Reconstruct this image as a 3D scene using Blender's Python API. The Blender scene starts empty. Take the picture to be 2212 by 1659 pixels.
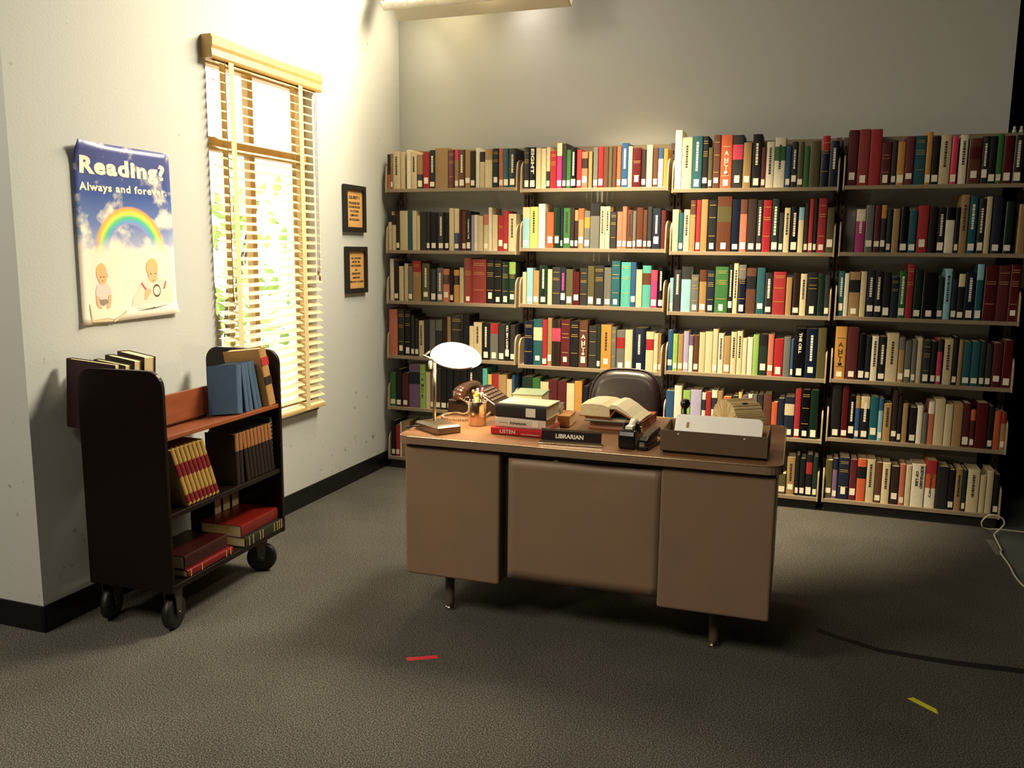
import bpy, bmesh, math, random
from mathutils import Vector, Matrix, Euler
random.seed(11)
S = bpy.context.scene
COL = S.collection
PI = math.pi

# ------------------------------------------------------------------ camera, world, lights, exposure
cd = bpy.data.cameras.new('camera'); cam = bpy.data.objects.new('camera', cd); COL.objects.link(cam)
cam.location = (2.64766, -5.01689, 1.44227)
cam.rotation_euler = (1.41720265, -0.01043507, 0.33936176)
cd.sensor_width = 36.0; cd.lens = 1848.73 * 36.0 / 2212.0; cd.clip_start = 0.05; cd.clip_end = 100
S.camera = cam
S.view_settings.view_transform = 'Standard'; S.view_settings.look = 'None'
S.view_settings.exposure = 0.0; S.view_settings.gamma = 1.0; S.view_settings.use_curve_mapping = False

W = bpy.data.worlds.new('world'); S.world = W; W.use_nodes = True
bg = W.node_tree.nodes['Background']; bg.inputs[0].default_value = (1.0, 0.96, 0.85, 1); bg.inputs[1].default_value = 7.0

def area(name, loc, target, sx, sy, power, color, spread=PI):
    l = bpy.data.lights.new(name, 'AREA'); l.shape = 'RECTANGLE'; l.size = sx; l.size_y = sy
    l.energy = power; l.color = color; l.spread = spread
    o = bpy.data.objects.new(name, l); COL.objects.link(o); o.location = loc
    d = Vector(target) - Vector(loc); o.rotation_euler = d.to_track_quat('-Z', 'Y').to_euler()
    return o
WARM = (1.0, 0.84, 0.56)
def spot(name, loc, target, size, blend, power, color, soft):
    l = bpy.data.lights.new(name, 'SPOT'); l.energy = power; l.color = color; l.spot_size = math.radians(size); l.spot_blend = blend; l.shadow_soft_size = soft
    o = bpy.data.objects.new(name, l); COL.objects.link(o); o.location = loc
    o.rotation_euler = (Vector(target) - Vector(loc)).to_track_quat('-Z', 'Y').to_euler(); return o
area('fill_light', (-0.9, -4.9, 3.8), (0.9, -2.0, 0.4), 1.3, 1.0, 105, (1.0, 0.88, 0.68))  # added fill, out of view on the camera side: brightens wall end and desk front
area('fill_light', (1.2, -5.6, 3.8), (1.6, -2.9, 0.0), 1.4, 1.0, 26, (1.0, 0.88, 0.68), math.radians(100))  # second added fill, for the floor in front of the desk
area('stage_light', (0.70, -0.28, 3.06), (-0.25, -1.25, 2.10), 1.08, 0.44, 58, WARM, math.radians(150))
area('overhead_light', (2.3, -0.35, 3.75), (0.0, -2.1, 0.9), 0.9, 0.6, 42, (1.0, 0.88, 0.66), math.radians(75))
area('stage_light_spill', (1.05, -0.16, 2.95), (1.55, 0.27, 2.35), 0.7, 0.10, 5.2, (1.0, 0.87, 0.74))
spot('overhead_spot', (1.35, -1.40, 3.75), (1.70, -0.22, 0.85), 50, 0.8, 1600, (1.0, 0.82, 0.52), 0.10)

# ------------------------------------------------------------------ helpers
def lin(h):
    h = h.lstrip('#'); out = []
    for i in (0, 2, 4):
        c = int(h[i:i+2], 16) / 255.0
        out.append(c / 12.92 if c <= 0.04045 else ((c + 0.055) / 1.055) ** 2.4)
    return tuple(out)
MATS = {}
def mat(name, hexc=None, rough=0.6, metal=0.0, noise=None, bump=None, emit=None, attr=False, spec=0.5, coat=0.0, var=0.0):
    """principled material; noise=(scale, second colour, contrast), bump=(scale, strength), attr = colour from mesh attribute"""
    if name in MATS: return MATS[name]
    m = bpy.data.materials.new(name); m.use_nodes = True; nt = m.node_tree; N = nt.nodes; L = nt.links
    b = N['Principled BSDF']; b.inputs['Roughness'].default_value = rough; b.inputs['Metallic'].default_value = metal
    b.inputs['Specular IOR Level'].default_value = spec; b.inputs['Coat Weight'].default_value = coat
    src = None
    if attr:
        a = N.new('ShaderNodeAttribute'); a.attribute_name = 'Col'; src = a.outputs['Color']
    elif hexc:
        b.inputs['Base Color'].default_value = (*lin(hexc), 1)
    tc = N.new('ShaderNodeTexCoord')
    if noise or var:
        nz = N.new('ShaderNodeTexNoise'); L.new(tc.outputs['Object'], nz.inputs['Vector'])
        nz.inputs['Scale'].default_value = noise[0] if noise else 40; nz.inputs['Detail'].default_value = 5
        mix = N.new('ShaderNodeMix'); mix.data_type = 'RGBA'
        mr = N.new('ShaderNodeMapRange'); L.new(nz.outputs['Fac'], mr.inputs['Value'])
        k = noise[2] if noise else 0.3
        mr.inputs['From Min'].default_value = 0.5 - k; mr.inputs['From Max'].default_value = 0.5 + k
        L.new(mr.outputs['Result'], mix.inputs['Factor'])
        if noise:
            mix.inputs['A'].default_value = (*lin(hexc), 1); mix.inputs['B'].default_value = (*lin(noise[1]), 1)
        else:
            L.new(src, mix.inputs['A'])
            hs = N.new('ShaderNodeHueSaturation'); hs.inputs['Value'].default_value = 1.0 - var
            L.new(src, hs.inputs['Color']); L.new(hs.outputs['Color'], mix.inputs['B'])
        L.new(mix.outputs['Result'], b.inputs['Base Color'])
    elif src:
        L.new(src, b.inputs['Base Color'])
    if bump:
        n2 = N.new('ShaderNodeTexNoise'); n2.inputs['Scale'].default_value = bump[0]; n2.inputs['Detail'].default_value = 3
        L.new(tc.outputs['Object'], n2.inputs['Vector'])
        bp = N.new('ShaderNodeBump'); bp.inputs['Strength'].default_value = bump[1]; bp.inputs['Distance'].default_value = 0.004
        L.new(n2.outputs['Fac'], bp.inputs['Height']); L.new(bp.outputs['Normal'], b.inputs['Normal'])
    if emit:
        b.inputs['Emission Color'].default_value = (*emit[0], 1); b.inputs['Emission Strength'].default_value = emit[1]
    MATS[name] = m
    return m

WORLD = {}
def wm(o): return WORLD.get(o.name, Matrix.Identity(4))
class MB:
    """collects shapes and links them as ONE mesh object; vertices are given in world space and stored in the parent's space"""
    def __init__(self): self.v = []; self.f = []; self.c = []; self.sm = []
    def add(self, verts, faces, col=None, smooth=False, M=None):
        o = len(self.v)
        for p in verts:
            p = Vector(p); self.v.append(M @ p if M else p)
        for f in faces: self.f.append([i + o for i in f]); self.c.append(col); self.sm.append(smooth)
        return self
    def box(self, a, b, col=None, M=None):
        (x0, y0, z0), (x1, y1, z1) = a, b
        return self.add([(x0,y0,z0),(x1,y0,z0),(x1,y1,z0),(x0,y1,z0),(x0,y0,z1),(x1,y0,z1),(x1,y1,z1),(x0,y1,z1)],
            [(0,3,2,1),(4,5,6,7),(0,1,5,4),(1,2,6,5),(2,3,7,6),(3,0,4,7)], col, False, M)
    def prism(self, pts, h0, h1, axis='z', col=None, M=None, smooth=False):
        """outline pts extruded along axis between h0 and h1"""
        n = len(pts)
        def P(p, h):
            return (p[0], p[1], h) if axis == 'z' else ((p[0], h, p[1]) if axis == 'y' else (h, p[0], p[1]))
        vs = [P(p, h0) for p in pts] + [P(p, h1) for p in pts]
        fs = [tuple(range(n))[::-1], tuple(range(n, 2*n))]
        o = len(self.v); self.add(vs, fs, col, False, M)
        for i in range(n):
            j = (i+1) % n; self.f.append([o+i, o+j, o+n+j, o+n+i]); self.c.append(col); self.sm.append(smooth)
        return self
    def rings(self, rings, closed=True, caps=True, col=None, smooth=True, M=None):
        n = len(rings[0]); vs = [p for r in rings for p in r]; fs = []
        for k in range(len(rings)-1):
            for i in range(n if closed else n-1):
                j = (i+1) % n; fs.append((k*n+i, k*n+j, (k+1)*n+j, (k+1)*n+i))
        if caps and closed:
            fs.append(tuple(range(n))[::-1]); fs.append(tuple(range((len(rings)-1)*n, len(rings)*n)))
        return self.add(vs, fs, col, smooth, M)
    def tube(self, path, r, n=8, col=None, M=None, caps=True):
        path = [Vector(p) for p in path]; rings = []; up = Vector((0,0,1))
        prev = None
        for i, p in enumerate(path):
            t = (path[min(i+1, len(path)-1)] - path[max(i-1, 0)]).normalized()
            if prev is None:
                a = t.cross(up)
                if a.length < 1e-3: a = t.cross(Vector((1,0,0)))
            else:
                a = prev - t * prev.dot(t)
            a.normalize(); prev = a; b = t.cross(a)
            rr = r[i] if isinstance(r, (list, tuple)) else r
            rings.append([p + a*math.cos(2*PI*k/n)*rr + b*math.sin(2*PI*k/n)*rr for k in range(n)])
        return self.rings(rings, True, caps, col, True, M)
    def lathe(self, prof, n=24, col=None, M=None, caps=True):
        rings = [[(r*math.cos(2*PI*k/n), r*math.sin(2*PI*k/n), z) for k in range(n)] for r, z in prof]
        return self.rings(rings, True, caps, col, True, M)
    def build(self, name, material, parent=None, bevel=0.0, seg=2, auto=True):
        me = bpy.data.meshes.new(name)
        inv = wm(parent).inverted() if parent else None
        me.from_pydata([tuple(inv @ p) if inv else tuple(p) for p in self.v], [], self.f)
        ms = material if isinstance(material, (list, tuple)) else [material]
        for m in ms: me.materials.append(m)
        me.polygons.foreach_set('use_smooth', self.sm)
        if any(c is not None for c in self.c):
            ca = me.color_attributes.new('Col', 'FLOAT_COLOR', 'CORNER'); k = 0; buf = []
            for f, c in zip(self.f, self.c):
                c = c or (0.5, 0.5, 0.5)
                for _ in f: buf += [c[0], c[1], c[2], 1.0]
            ca.data.foreach_set('color', buf)
        me.update()
        bm = bmesh.new(); bm.from_mesh(me); bmesh.ops.recalc_face_normals(bm, faces=bm.faces); bm.to_mesh(me); bm.free()
        o = bpy.data.objects.new(name, me); COL.objects.link(o)
        if parent: o.parent = parent; WORLD[o.name] = wm(parent)
        if bevel:
            md = o.modifiers.new('bevel', 'BEVEL'); md.width = bevel; md.segments = seg; md.limit_method = 'ANGLE'; md.angle_limit = math.radians(40)
            md.harden_normals = False
        return o
def thing(name, label, cat, loc=(0,0,0), rz=0.0, group=None):
    o = bpy.data.objects.new(name, None); COL.objects.link(o); o.empty_display_size = 0.05
    o.location = loc; o.rotation_euler = (0, 0, rz)
    WORLD[o.name] = Matrix.Translation(loc) @ Matrix.Rotation(rz, 4, 'Z')
    o['label'] = label; o['category'] = cat
    if group: o['group'] = group
    return o
def tag(o, label, cat, group=None):
    o['label'] = label; o['category'] = cat
    if group: o['group'] = group
    return o
def struct(o): o['kind'] = 'structure'; return o
def rrect(x0, y0, x1, y1, r, n=6, corners=(1,1,1,1)):
    """rounded rectangle outline, counter-clockwise from lower left; corners = ll, lr, ur, ul"""
    pts = []
    for (cx, cy, a0, k) in ((x0, y0, PI, 0), (x1, y0, 1.5*PI, 1), (x1, y1, 0, 2), (x0, y1, 0.5*PI, 3)):
        rr = r if corners[k] else 0
        ox = cx + (rr if k in (0, 3) else -rr); oy = cy + (rr if k in (0, 1) else -rr)
        if rr == 0: pts.append((cx, cy)); continue
        for i in range(n+1):
            a = a0 + i*(PI/2)/n; pts.append((ox + rr*math.cos(a), oy + rr*math.sin(a)))
    return pts
_txt = {}
def text_geo(s, bold=0.0, spacing=1.0, track=1.0):
    """glyph outlines of a string as flat geometry, cap height about 0.7, centred on the origin; returns verts, faces, width, height"""
    key = (s, bold, spacing, track)
    if key in _txt: return _txt[key]
    cu = bpy.data.curves.new('t', 'FONT'); cu.body = s; cu.align_x = 'CENTER'; cu.align_y = 'CENTER'; cu.size = 1; cu.offset = bold; cu.resolution_u = 3; cu.space_line = spacing; cu.space_character = track
    ob = bpy.data.objects.new('t', cu); COL.objects.link(ob)
    dg = bpy.context.evaluated_depsgraph_get(); me = bpy.data.meshes.new_from_object(ob.evaluated_get(dg))
    vs = [tuple(v.co) for v in me.vertices]; fs = [tuple(p.vertices) for p in me.polygons]
    bpy.data.objects.remove(ob); bpy.data.curves.remove(cu); bpy.data.meshes.remove(me)
    xs = [v[0] for v in vs]; ys = [v[1] for v in vs]
    cx = (max(xs)+min(xs))/2; cy = (max(ys)+min(ys))/2
    vs = [(v[0]-cx, v[1]-cy) for v in vs]
    _txt[key] = (vs, fs, max(xs)-min(xs), max(ys)-min(ys)); return _txt[key]
def put_text(mb, s, origin, ux, uy, w=None, h=None, bold=0.0, spacing=1.0, col=None):
    """place text centred at origin; ux, uy are unit directions of reading and of up; fitted to width w and height h"""
    vs, fs, tw, th = text_geo(s, bold, spacing); o = Vector(origin); ux = Vector(ux); uy = Vector(uy)
    sx = (w/tw) if w else h/th; sy = (h/th) if h else sx
    if not w: sx = sy
    mb.add([o + ux*(x*sx) + uy*(y*sy) for x, y in vs], fs, col)
# ------------------------------------------------------------------ setting
CREAM = lin('e8e0cc')
def wall_mat():
    m = mat('wall_paint', 'bdc0bd', rough=0.75, bump=(90, 0.12))
    return m
wallm = wall_mat()
basem = mat('baseboard_vinyl', '0b0b0d', rough=0.35)
WY0, WY1, WZ0, WZ1 = -1.66, -0.785, 0.53, 2.34     # window opening in the left wall
XW = -0.02
wl = MB()
for a, b in (((-0.16, -2.717, -0.01), (XW, WY0, 4.0)), ((-0.16, WY1, -0.01), (XW, 0.40, 4.0)),
             ((-0.16, WY0, -0.01), (XW, WY1, WZ0)), ((-0.16, WY0, WZ1), (XW, WY1, 4.0))): wl.box(a, b)
def scuffed_wall():
    m = mat('wall_paint_scuffed', 'bdc0bd', rough=0.75, bump=(90, 0.12)); nt = m.node_tree; N = nt.nodes; L = nt.links
    tc = N.new('ShaderNodeTexCoord'); nz = N.new('ShaderNodeTexNoise'); nz.inputs['Scale'].default_value = 17; nz.inputs['Detail'].default_value = 4
    L.new(tc.outputs['Object'], nz.inputs['Vector'])
    r = N.new('ShaderNodeValToRGB'); r.color_ramp.elements[0].position = 0.73; r.color_ramp.elements[1].position = 0.82
    r.color_ramp.elements[0].color = (*lin('bdc0bd'), 1); r.color_ramp.elements[1].color = (*lin('7c827c'), 1)
    sx = N.new('ShaderNodeSeparateXYZ'); L.new(tc.outputs['Object'], sx.inputs[0]); zr = N.new('ShaderNodeMapRange'); zr.inputs['From Min'].default_value = 0.2; zr.inputs['From Max'].default_value = 1.1; zr.inputs['To Min'].default_value = 0.09; zr.inputs['To Max'].default_value = 0.0
    L.new(sx.outputs['Z'], zr.inputs['Value']); ad = N.new('ShaderNodeMath'); ad.operation = 'ADD'; L.new(nz.outputs['Fac'], ad.inputs[0]); L.new(zr.outputs['Result'], ad.inputs[1])
    L.new(ad.outputs[0], r.inputs['Fac']); L.new(r.outputs['Color'], N['Principled BSDF'].inputs['Base Color'])
    return m
struct(wl.build('wall_left', scuffed_wall()))
struct(MB().box((-3.2, -2.717, -0.01), (-0.16, -2.60, 4.0)).build('wall_left_return', scuffed_wall()))
struct(MB().box((-0.16, 0.27, -0.01), (3.56, 0.37, 4.0)).build('wall_back', wallm))
struct(MB().box((3.46, 0.37, -0.01), (3.56, 1.6, 4.0)).build('wall_back_light_seal', wallm))  # unseen piece added to stop sky light leaking in behind the back wall
dark = mat('studio_black', '0c0d10', rough=0.9)
struct(MB().box((6.6, -8.2, -0.01), (6.7, 1.6, 4.0)).build('wall_right', dark))
struct(MB().box((3.46, 1.6, -0.01), (6.7, 1.7, 4.0)).build('wall_far', dark))
struct(MB().box((-3.3, -8.3, -0.01), (6.7, -8.2, 4.0)).build('wall_front', mat('studio_grey', '77756e', rough=0.9)))
struct(MB().box((-3.3, -8.3, -0.01), (-3.2, -2.6, 4.0)).build('wall_side', wallm))
struct(MB().box((-0.16, -2.7, 4.0), (6.7, 1.7, 4.1)).box((-3.3, -8.3, 4.0), (6.7, -2.6, 4.1)).build('ceiling', mat('ceiling_paint', '4a4a48', rough=0.9)))
struct(MB().box((-3.3, -8.3, -0.06), (6.7, 1.7, -0.008)).build('floor', mat('concrete_floor', '6a6f66', rough=0.8, noise=(6, '585c55', 0.25))))
bb = MB(); bb.box((XW, -2.717, 0), (XW + 0.008, 0.27, 0.105)); bb.box((XW, -2.725, 0), (XW+0.008, -2.717, 0.105))
struct(bb.build('baseboard_left', basem, bevel=0.003))
struct(MB().box((-3.2, -2.725, 0), (XW, -2.717, 0.105)).build('baseboard_front', basem, bevel=0.003))

# carpet: speckled loop pile
def carpet_mat():
    m = bpy.data.materials.new('carpet_pile'); m.use_nodes = True; nt = m.node_tree; N = nt.nodes; L = nt.links; b = N['Principled BSDF']
    b.inputs['Roughness'].default_value = 0.95; b.inputs['Specular IOR Level'].default_value = 0.15
    tc = N.new('ShaderNodeTexCoord')
    a = N.new('ShaderNodeTexNoise'); a.inputs['Scale'].default_value = 240; a.inputs['Detail'].default_value = 3; L.new(tc.outputs['Object'], a.inputs['Vector'])
    r = N.new('ShaderNodeValToRGB'); e = r.color_ramp.elements
    e[0].position = 0.30; e[0].color = (*lin('1f201e'), 1); e[1].position = 0.72; e[1].color = (*lin('928d84'), 1)
    x = e.new(0.5); x.color = (*lin('4a4945'), 1)
    L.new(a.outputs['Fac'], r.inputs['Fac'])
    c = N.new('ShaderNodeTexNoise'); c.inputs['Scale'].default_value = 2.2; c.inputs['Detail'].default_value = 4; L.new(tc.outputs['Object'], c.inputs['Vector'])
    mr = N.new('ShaderNodeMapRange'); mr.inputs['From Min'].default_value = 0.35; mr.inputs['From Max'].default_value = 0.65; mr.inputs['To Min'].default_value = 0.86; mr.inputs['To Max'].default_value = 1.06
    L.new(c.outputs['Fac'], mr.inputs['Value'])
    mx = N.new('ShaderNodeMix'); mx.data_type = 'RGBA'; mx.blend_type = 'MULTIPLY'; mx.inputs['Factor'].default_value = 1
    L.new(r.outputs['Color'], mx.inputs['A']); L.new(mr.outputs['Result'], mx.inputs['B']); L.new(mx.outputs['Result'], b.inputs['Base Color'])
    bp = N.new('ShaderNodeBump'); bp.inputs['Strength'].default_value = 0.5; bp.inputs['Distance'].default_value = 0.004; L.new(a.outputs['Fac'], bp.inputs['Height']); L.new(bp.outputs['Normal'], b.inputs['Normal'])
    return m
cp = MB(); cp.box((XW, -2.717, -0.0079), (3.592, 0.27, 0)); cp.box((-3.2, -8.2, -0.0079), (3.592, -2.717, 0))
tag(cp.build('carpet', carpet_mat()), 'grey brown speckled carpet covering the library floor', 'carpet')

# ------------------------------------------------------------------ window with blind
wood = mat('window_wood', 'c4a066', rough=0.45, noise=(14, 'b08c54', 0.3))
wf = MB()
for a, b in (((-0.13, WY0, WZ0), (-0.07, WY0+0.05, WZ1)), ((-0.13, WY1-0.05, WZ0), (-0.07, WY1, WZ1)),
             ((-0.13, WY0, WZ0), (-0.07, WY1, WZ0+0.06)), ((-0.13, WY0, WZ1-0.05), (-0.07, WY1, WZ1)),
             ((-0.125, WY0, 1.90), (-0.06, WY1, 1.96))): wf.box(a, b)
wf.box((-0.125, -1.265, WZ0), (-0.085, -1.225, WZ1))
wr = struct(wf.build('window_1', wood, bevel=0.003))
def glass_mat():
    m = bpy.data.materials.new('window_glass'); m.use_nodes = True; nt = m.node_tree; N = nt.nodes; L = nt.links
    for n in list(N):
        if n.type != 'OUTPUT_MATERIAL': N.remove(n)
    t = N.new('ShaderNodeBsdfTransparent'); g = N.new('ShaderNodeBsdfGlossy'); g.inputs['Roughness'].default_value = 0.02
    f = N.new('ShaderNodeLayerWeight'); f.inputs['Blend'].default_value = 0.25; pw = N.new('ShaderNodeMath'); pw.operation = 'POWER'; pw.inputs[1].default_value = 3.0; L.new(f.outputs['Facing'], pw.inputs[0])
    m2 = N.new('ShaderNodeMath'); m2.operation = 'MULTIPLY_ADD'; m2.inputs[1].default_value = 0.5; m2.inputs[2].default_value = 0.03; L.new(pw.outputs[0], m2.inputs[0])
    mx = N.new('ShaderNodeMixShader')
    L.new(m2.outputs[0], mx.inputs[0]); L.new(t.outputs[0], mx.inputs[1]); L.new(g.outputs[0], mx.inputs[2]); L.new(mx.outputs[0], N['Material Output'].inputs[0])
    return m
p = MB().box((-0.105, WY0+0.03, WZ0+0.03), (-0.101, WY1-0.03, WZ1-0.03)).build('window_pane', glass_mat(), wr)
sl = MB().box((-0.07, WY0, WZ0-0.0), (XW-0.001, WY1, WZ0+0.004)).build('window_sill', mat('sill_dark', '22201c', rough=0.5), wr)

blind = thing('window_blind', 'cream wooden slatted blind lowered over the tall sunlit window', 'window blind', (XW, -1.22, 0.55))
bm_ = mat('blind_slat_wood', 'e8d8ae', rough=0.38, noise=(30, 'dfcc9c', 0.3))
hr = MB(); 
hr.prism([(XW-0.02, 2.290), (XW+0.052, 2.290), (XW+0.058, 2.300), (XW+0.055, 2.330), (XW+0.061, 2.345), (XW+0.061, 2.375), (XW+0.052, 2.392), (XW, 2.392), (XW-0.02, 2.34)], -1.685, -0.770, 'y')
hr.build('valance', mat('valance_wood', 'cfae72', rough=0.45, noise=(22, 'c09c5e', 0.3)), blind, bevel=0.002)
sb = MB(); z = 0.585; k = 0
while z < 2.285:
    a = math.radians(-19 + 1.5*math.sin(k*1.7)); dx = 0.024*math.cos(a); dz = 0.024*math.sin(a)
    xc = XW + 0.026
    ring = lambda y: [(xc-dx, y, z-dz-0.0012), (xc, y, z+0.0016), (xc+dx, y, z+dz-0.0012), (xc+dx, y, z+dz+0.0014), (xc, y, z+0.0046), (xc-dx, y, z-dz+0.0014)]
    sb.rings([ring(WY0+0.008), ring(WY1-0.012)], True, True, None, False); z += 0.0425; k += 1
sb.build('slats', bm_, blind)
MB().box((XW+0.002, WY0+0.008, 0.556), (XW+0.052, WY1-0.012, 0.574)).build('bottom_rail', mat('valance_wood'), blind, bevel=0.003)
tapem = mat('blind_tape', 'd8c596', rough=0.8)
for yc in (-1.545, -0.975):
    tb = MB()
    for xx in (XW+0.0515, XW+0.0005): tb.box((xx, yc-0.019, 0.56), (xx+0.0012, yc+0.019, 2.30))
    tb.build('ladder_tape', tapem, blind)
def pull(y, z):
    m = MB(); m.tube([(XW+0.060, y, 2.29), (XW+0.060, y-0.002, z)], 0.0018, 6); m.lathe([(0.003, 0), (0.006, -0.012), (0.004, -0.03)], 8, M=Matrix.Translation((XW+0.060, y-0.002, z)))
    m.build('pull_cord', mat('cord_wood', '7a4a22', rough=0.5), blind)
pull(-0.84, 1.30); pull(-0.855, 1.33); pull(-1.60, 1.22)

# outdoors, seen between the slats
gm = MB().box((-9, -2.4, -0.2), (-0.17, 9, -0.1)).build('ground_outside', mat('paving_outside', 'b8b0a0', rough=0.9)); struct(gm)
leafm = mat('leaf', '8aa850', rough=0.6, noise=(3, 'a8c070', 0.2)); barkm = mat('bark', '4c3a28', rough=0.9)
def shrub(loc, h, r, n, label, rnd):
    t = thing('shrub', label, 'shrub', loc)
    st = MB()
    for k in range(5):
        a = rnd.random()*6.28; st.tube([loc, (loc[0]+0.1*math.cos(a), loc[1]+0.1*math.sin(a), loc[2]+h*0.5), (loc[0]+r*0.6*math.cos(a), loc[1]+r*0.6*math.sin(a), loc[2]+h*0.92)], [0.03, 0.02, 0.006], 6)
    st.build('stem', barkm, t)
    lv = MB()
    for k in range(n):
        a = rnd.random()*6.28; q = rnd.random()**0.5*r; zz = loc[2] + h*(0.25+0.75*rnd.random())
        c = Vector((loc[0]+q*math.cos(a), loc[1]+q*math.sin(a), zz)); E = Euler((rnd.random()*6, rnd.random()*6, rnd.random()*6)).to_matrix(); s = 0.05+0.05*rnd.random()
        lv.add([c + E @ Vector(p)*s for p in ((-1,0,0), (-.3,.45,.1), (.5,.4,0), (1,0,-.1), (.5,-.4,0), (-.3,-.45,.1))], [(0,1,2,3), (0,3,4,5)])
    lv.build('foliage', leafm, t)
rnd = random.Random(3)
shrub((-1.5, -0.95, -0.1), 2.0, 0.55, 320, 'leafy green shrub outside the left part of the window', rnd)
shrub((-2.0, 0.9, -0.1), 2.1, 0.55, 260, 'leafy green shrub outside the middle of the window, farther off', rnd)

# ------------------------------------------------------------------ poster
PW, PH, PY0, PZ0 = 0.520, 0.695, -2.452, 1.147
def pos(u, v, off=0.0):
    """point of the poster sheet; u, v from its lower left corner"""
    lift = 0.003 + 0.030*max(0, (v-0.86)/0.14)**2*max(0, 1-u/0.5)**2 + 0.016*max(0, (0.10-v)/0.10)**2*(0.3+0.7*u) + 0.007*max(0, 1-u/0.12)**2
    y = PY0 + PW*u + 0.012*(1-v)*u - 0.004*(1-v)
    return (XW + lift + off, y, PZ0 + PH*v + 0.012*(u*(1-v)) - 0.006*(1-v)*(1-u))
po = thing('poster', 'blue sky poster with a rainbow reading Reading? Always and forever.', 'poster', (XW, PY0+PW/2, PZ0))
def poster_mat():
    m = bpy.data.materials.new('poster_print'); m.use_nodes = True; nt = m.node_tree; N = nt.nodes; L = nt.links; b = N['Principled BSDF']; b.inputs['Roughness'].default_value = 0.35
    uv = N.new('ShaderNodeUVMap'); uv.uv_map = 'UV'; sp = N.new('ShaderNodeSeparateXYZ'); L.new(uv.outputs[0], sp.inputs[0])
    def math_(op, a, b_=None, clamp=False):
        n = N.new('ShaderNodeMath'); n.operation = op; n.use_clamp = clamp
        for i, x in enumerate((a, b_)):
            if x is None: continue
            if isinstance(x, (int, float)): n.inputs[i].default_value = x
            else: L.new(x, n.inputs[i])
        return n.outputs[0]
    def mixc(f, a, c):
        n = N.new('ShaderNodeMix'); n.data_type = 'RGBA'
        if isinstance(f, (int, float)): n.inputs['Factor'].default_value = f
        else: L.new(f, n.inputs['Factor'])
        for k, x in (('A', a), ('B', c)):
            if isinstance(x, tuple): n.inputs[k].default_value = (*x, 1)
            else: L.new(x, n.inputs[k])
        return n.outputs['Result']
    u, v = sp.outputs['X'], sp.outputs['Y']
    r = N.new('ShaderNodeValToRGB'); e = r.color_ramp.elements
    e[0].position = 0.0; e[0].color = (*lin('f1e6cf'), 1); e[1].position = 1.0; e[1].color = (*lin('4c5590'), 1)
    for p_, c_ in ((0.30, 'efe6d8'), (0.40, 'b7bbd8'), (0.55, '6f86bd'), (0.72, '3f5a9e'), (0.86, '434f8c')):
        q = e.new(p_); q.color = (*lin(c_), 1)
    L.new(v, r.inputs['Fac'])
    mp = N.new('ShaderNodeMapping'); mp.inputs['Scale'].default_value = (3.2, 4.4, 1); L.new(uv.outputs[0], mp.inputs['Vector'])
    nz = N.new('ShaderNodeTexNoise'); nz.inputs['Scale'].default_value = 1.25; nz.inputs['Detail'].default_value = 7; nz.inputs['Roughness'].default_value = 0.52; L.new(mp.outputs[0], nz.inputs['Vector'])
    # clouds gather between 0.42 and 0.74 of the height and close below 0.42
    dens = math_('SUBTRACT', 1.0, math_('MULTIPLY', math_('ABSOLUTE', math_('SUBTRACT', v, 0.575)), 5.6), True)
    low = math_('MULTIPLY', math_('SUBTRACT', 0.50, v), 7.0, True)
    cl = math_('ADD', nz.outputs['Fac'], math_('ADD', math_('MULTIPLY', dens, 0.11), math_('MULTIPLY', low, 0.35)))
    cf = math_('MULTIPLY', math_('SUBTRACT', cl, 0.565), 8.0, True)
    sky = mixc(cf, r.outputs['Color'], lin('f2ead9'))
    px = math_('MULTIPLY', math_('SUBTRACT', u, 0.53), PW); py = math_('MULTIPLY', math_('SUBTRACT', v, 0.385), PH)
    rad = math_('SQRT', math_('ADD', math_('MULTIPLY', px, px), math_('MULTIPLY', py, py)))
    t = math_('DIVIDE', math_('SUBTRACT', rad, 0.114), 0.080, True)
    rr = N.new('ShaderNodeValToRGB'); L.new(t, rr.inputs['Fac']); e = rr.color_ramp.elements
    e[0].position = 0.02; e[0].color = (*lin('b09ad0'), 1); e[1].position = 0.98; e[1].color = (*lin('f0a080'), 1)
    for p_, c_ in ((0.22, '6aa8e0'), (0.42, '58d08a'), (0.62, 'e4e860'), (0.82, 'f8b850')):
        q = e.new(p_); q.color = (*lin(c_), 1)
    edge = math_('MULTIPLY', math_('MULTIPLY', t, math_('SUBTRACT', 1.0, t)), 8.0, True)
    fade = math_('MULTIPLY', math_('SUBTRACT', v, 0.385), 9.0, True)
    fac = math_('MULTIPLY', math_('MULTIPLY', edge, fade), 0.97)
    L.new(mixc(fac, sky, rr.outputs['Color']), b.inputs['Base Color'])
    return m
def sheet():
    nu, nv = 16, 24
    me = bpy.data.meshes.new('sheet'); inv = wm(po).inverted()
    vs = [tuple(inv @ Vector(pos(i/nu, j/nv))) for j in range(nv+1) for i in range(nu+1)]
    fs = [(j*(nu+1)+i, j*(nu+1)+i+1, (j+1)*(nu+1)+i+1, (j+1)*(nu+1)+i) for j in range(nv) for i in range(nu)]
    me.from_pydata(vs, [], fs); uvl = me.uv_layers.new(name='UV')
    for p_ in me.polygons:
        p_.use_smooth = True
        for li in p_.loop_indices:
            vi = me.loops[li].vertex_index; uvl.data[li].uv = ((vi % (nu+1))/nu, (vi//(nu+1))/nv)
    me.materials.append(poster_mat()); o = bpy.data.objects.new('sheet', me); COL.objects.link(o); o.parent = po
    sd = o.modifiers.new('thick', 'SOLIDIFY'); sd.thickness = 0.0006; sd.offset = -1
sheet()
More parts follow.
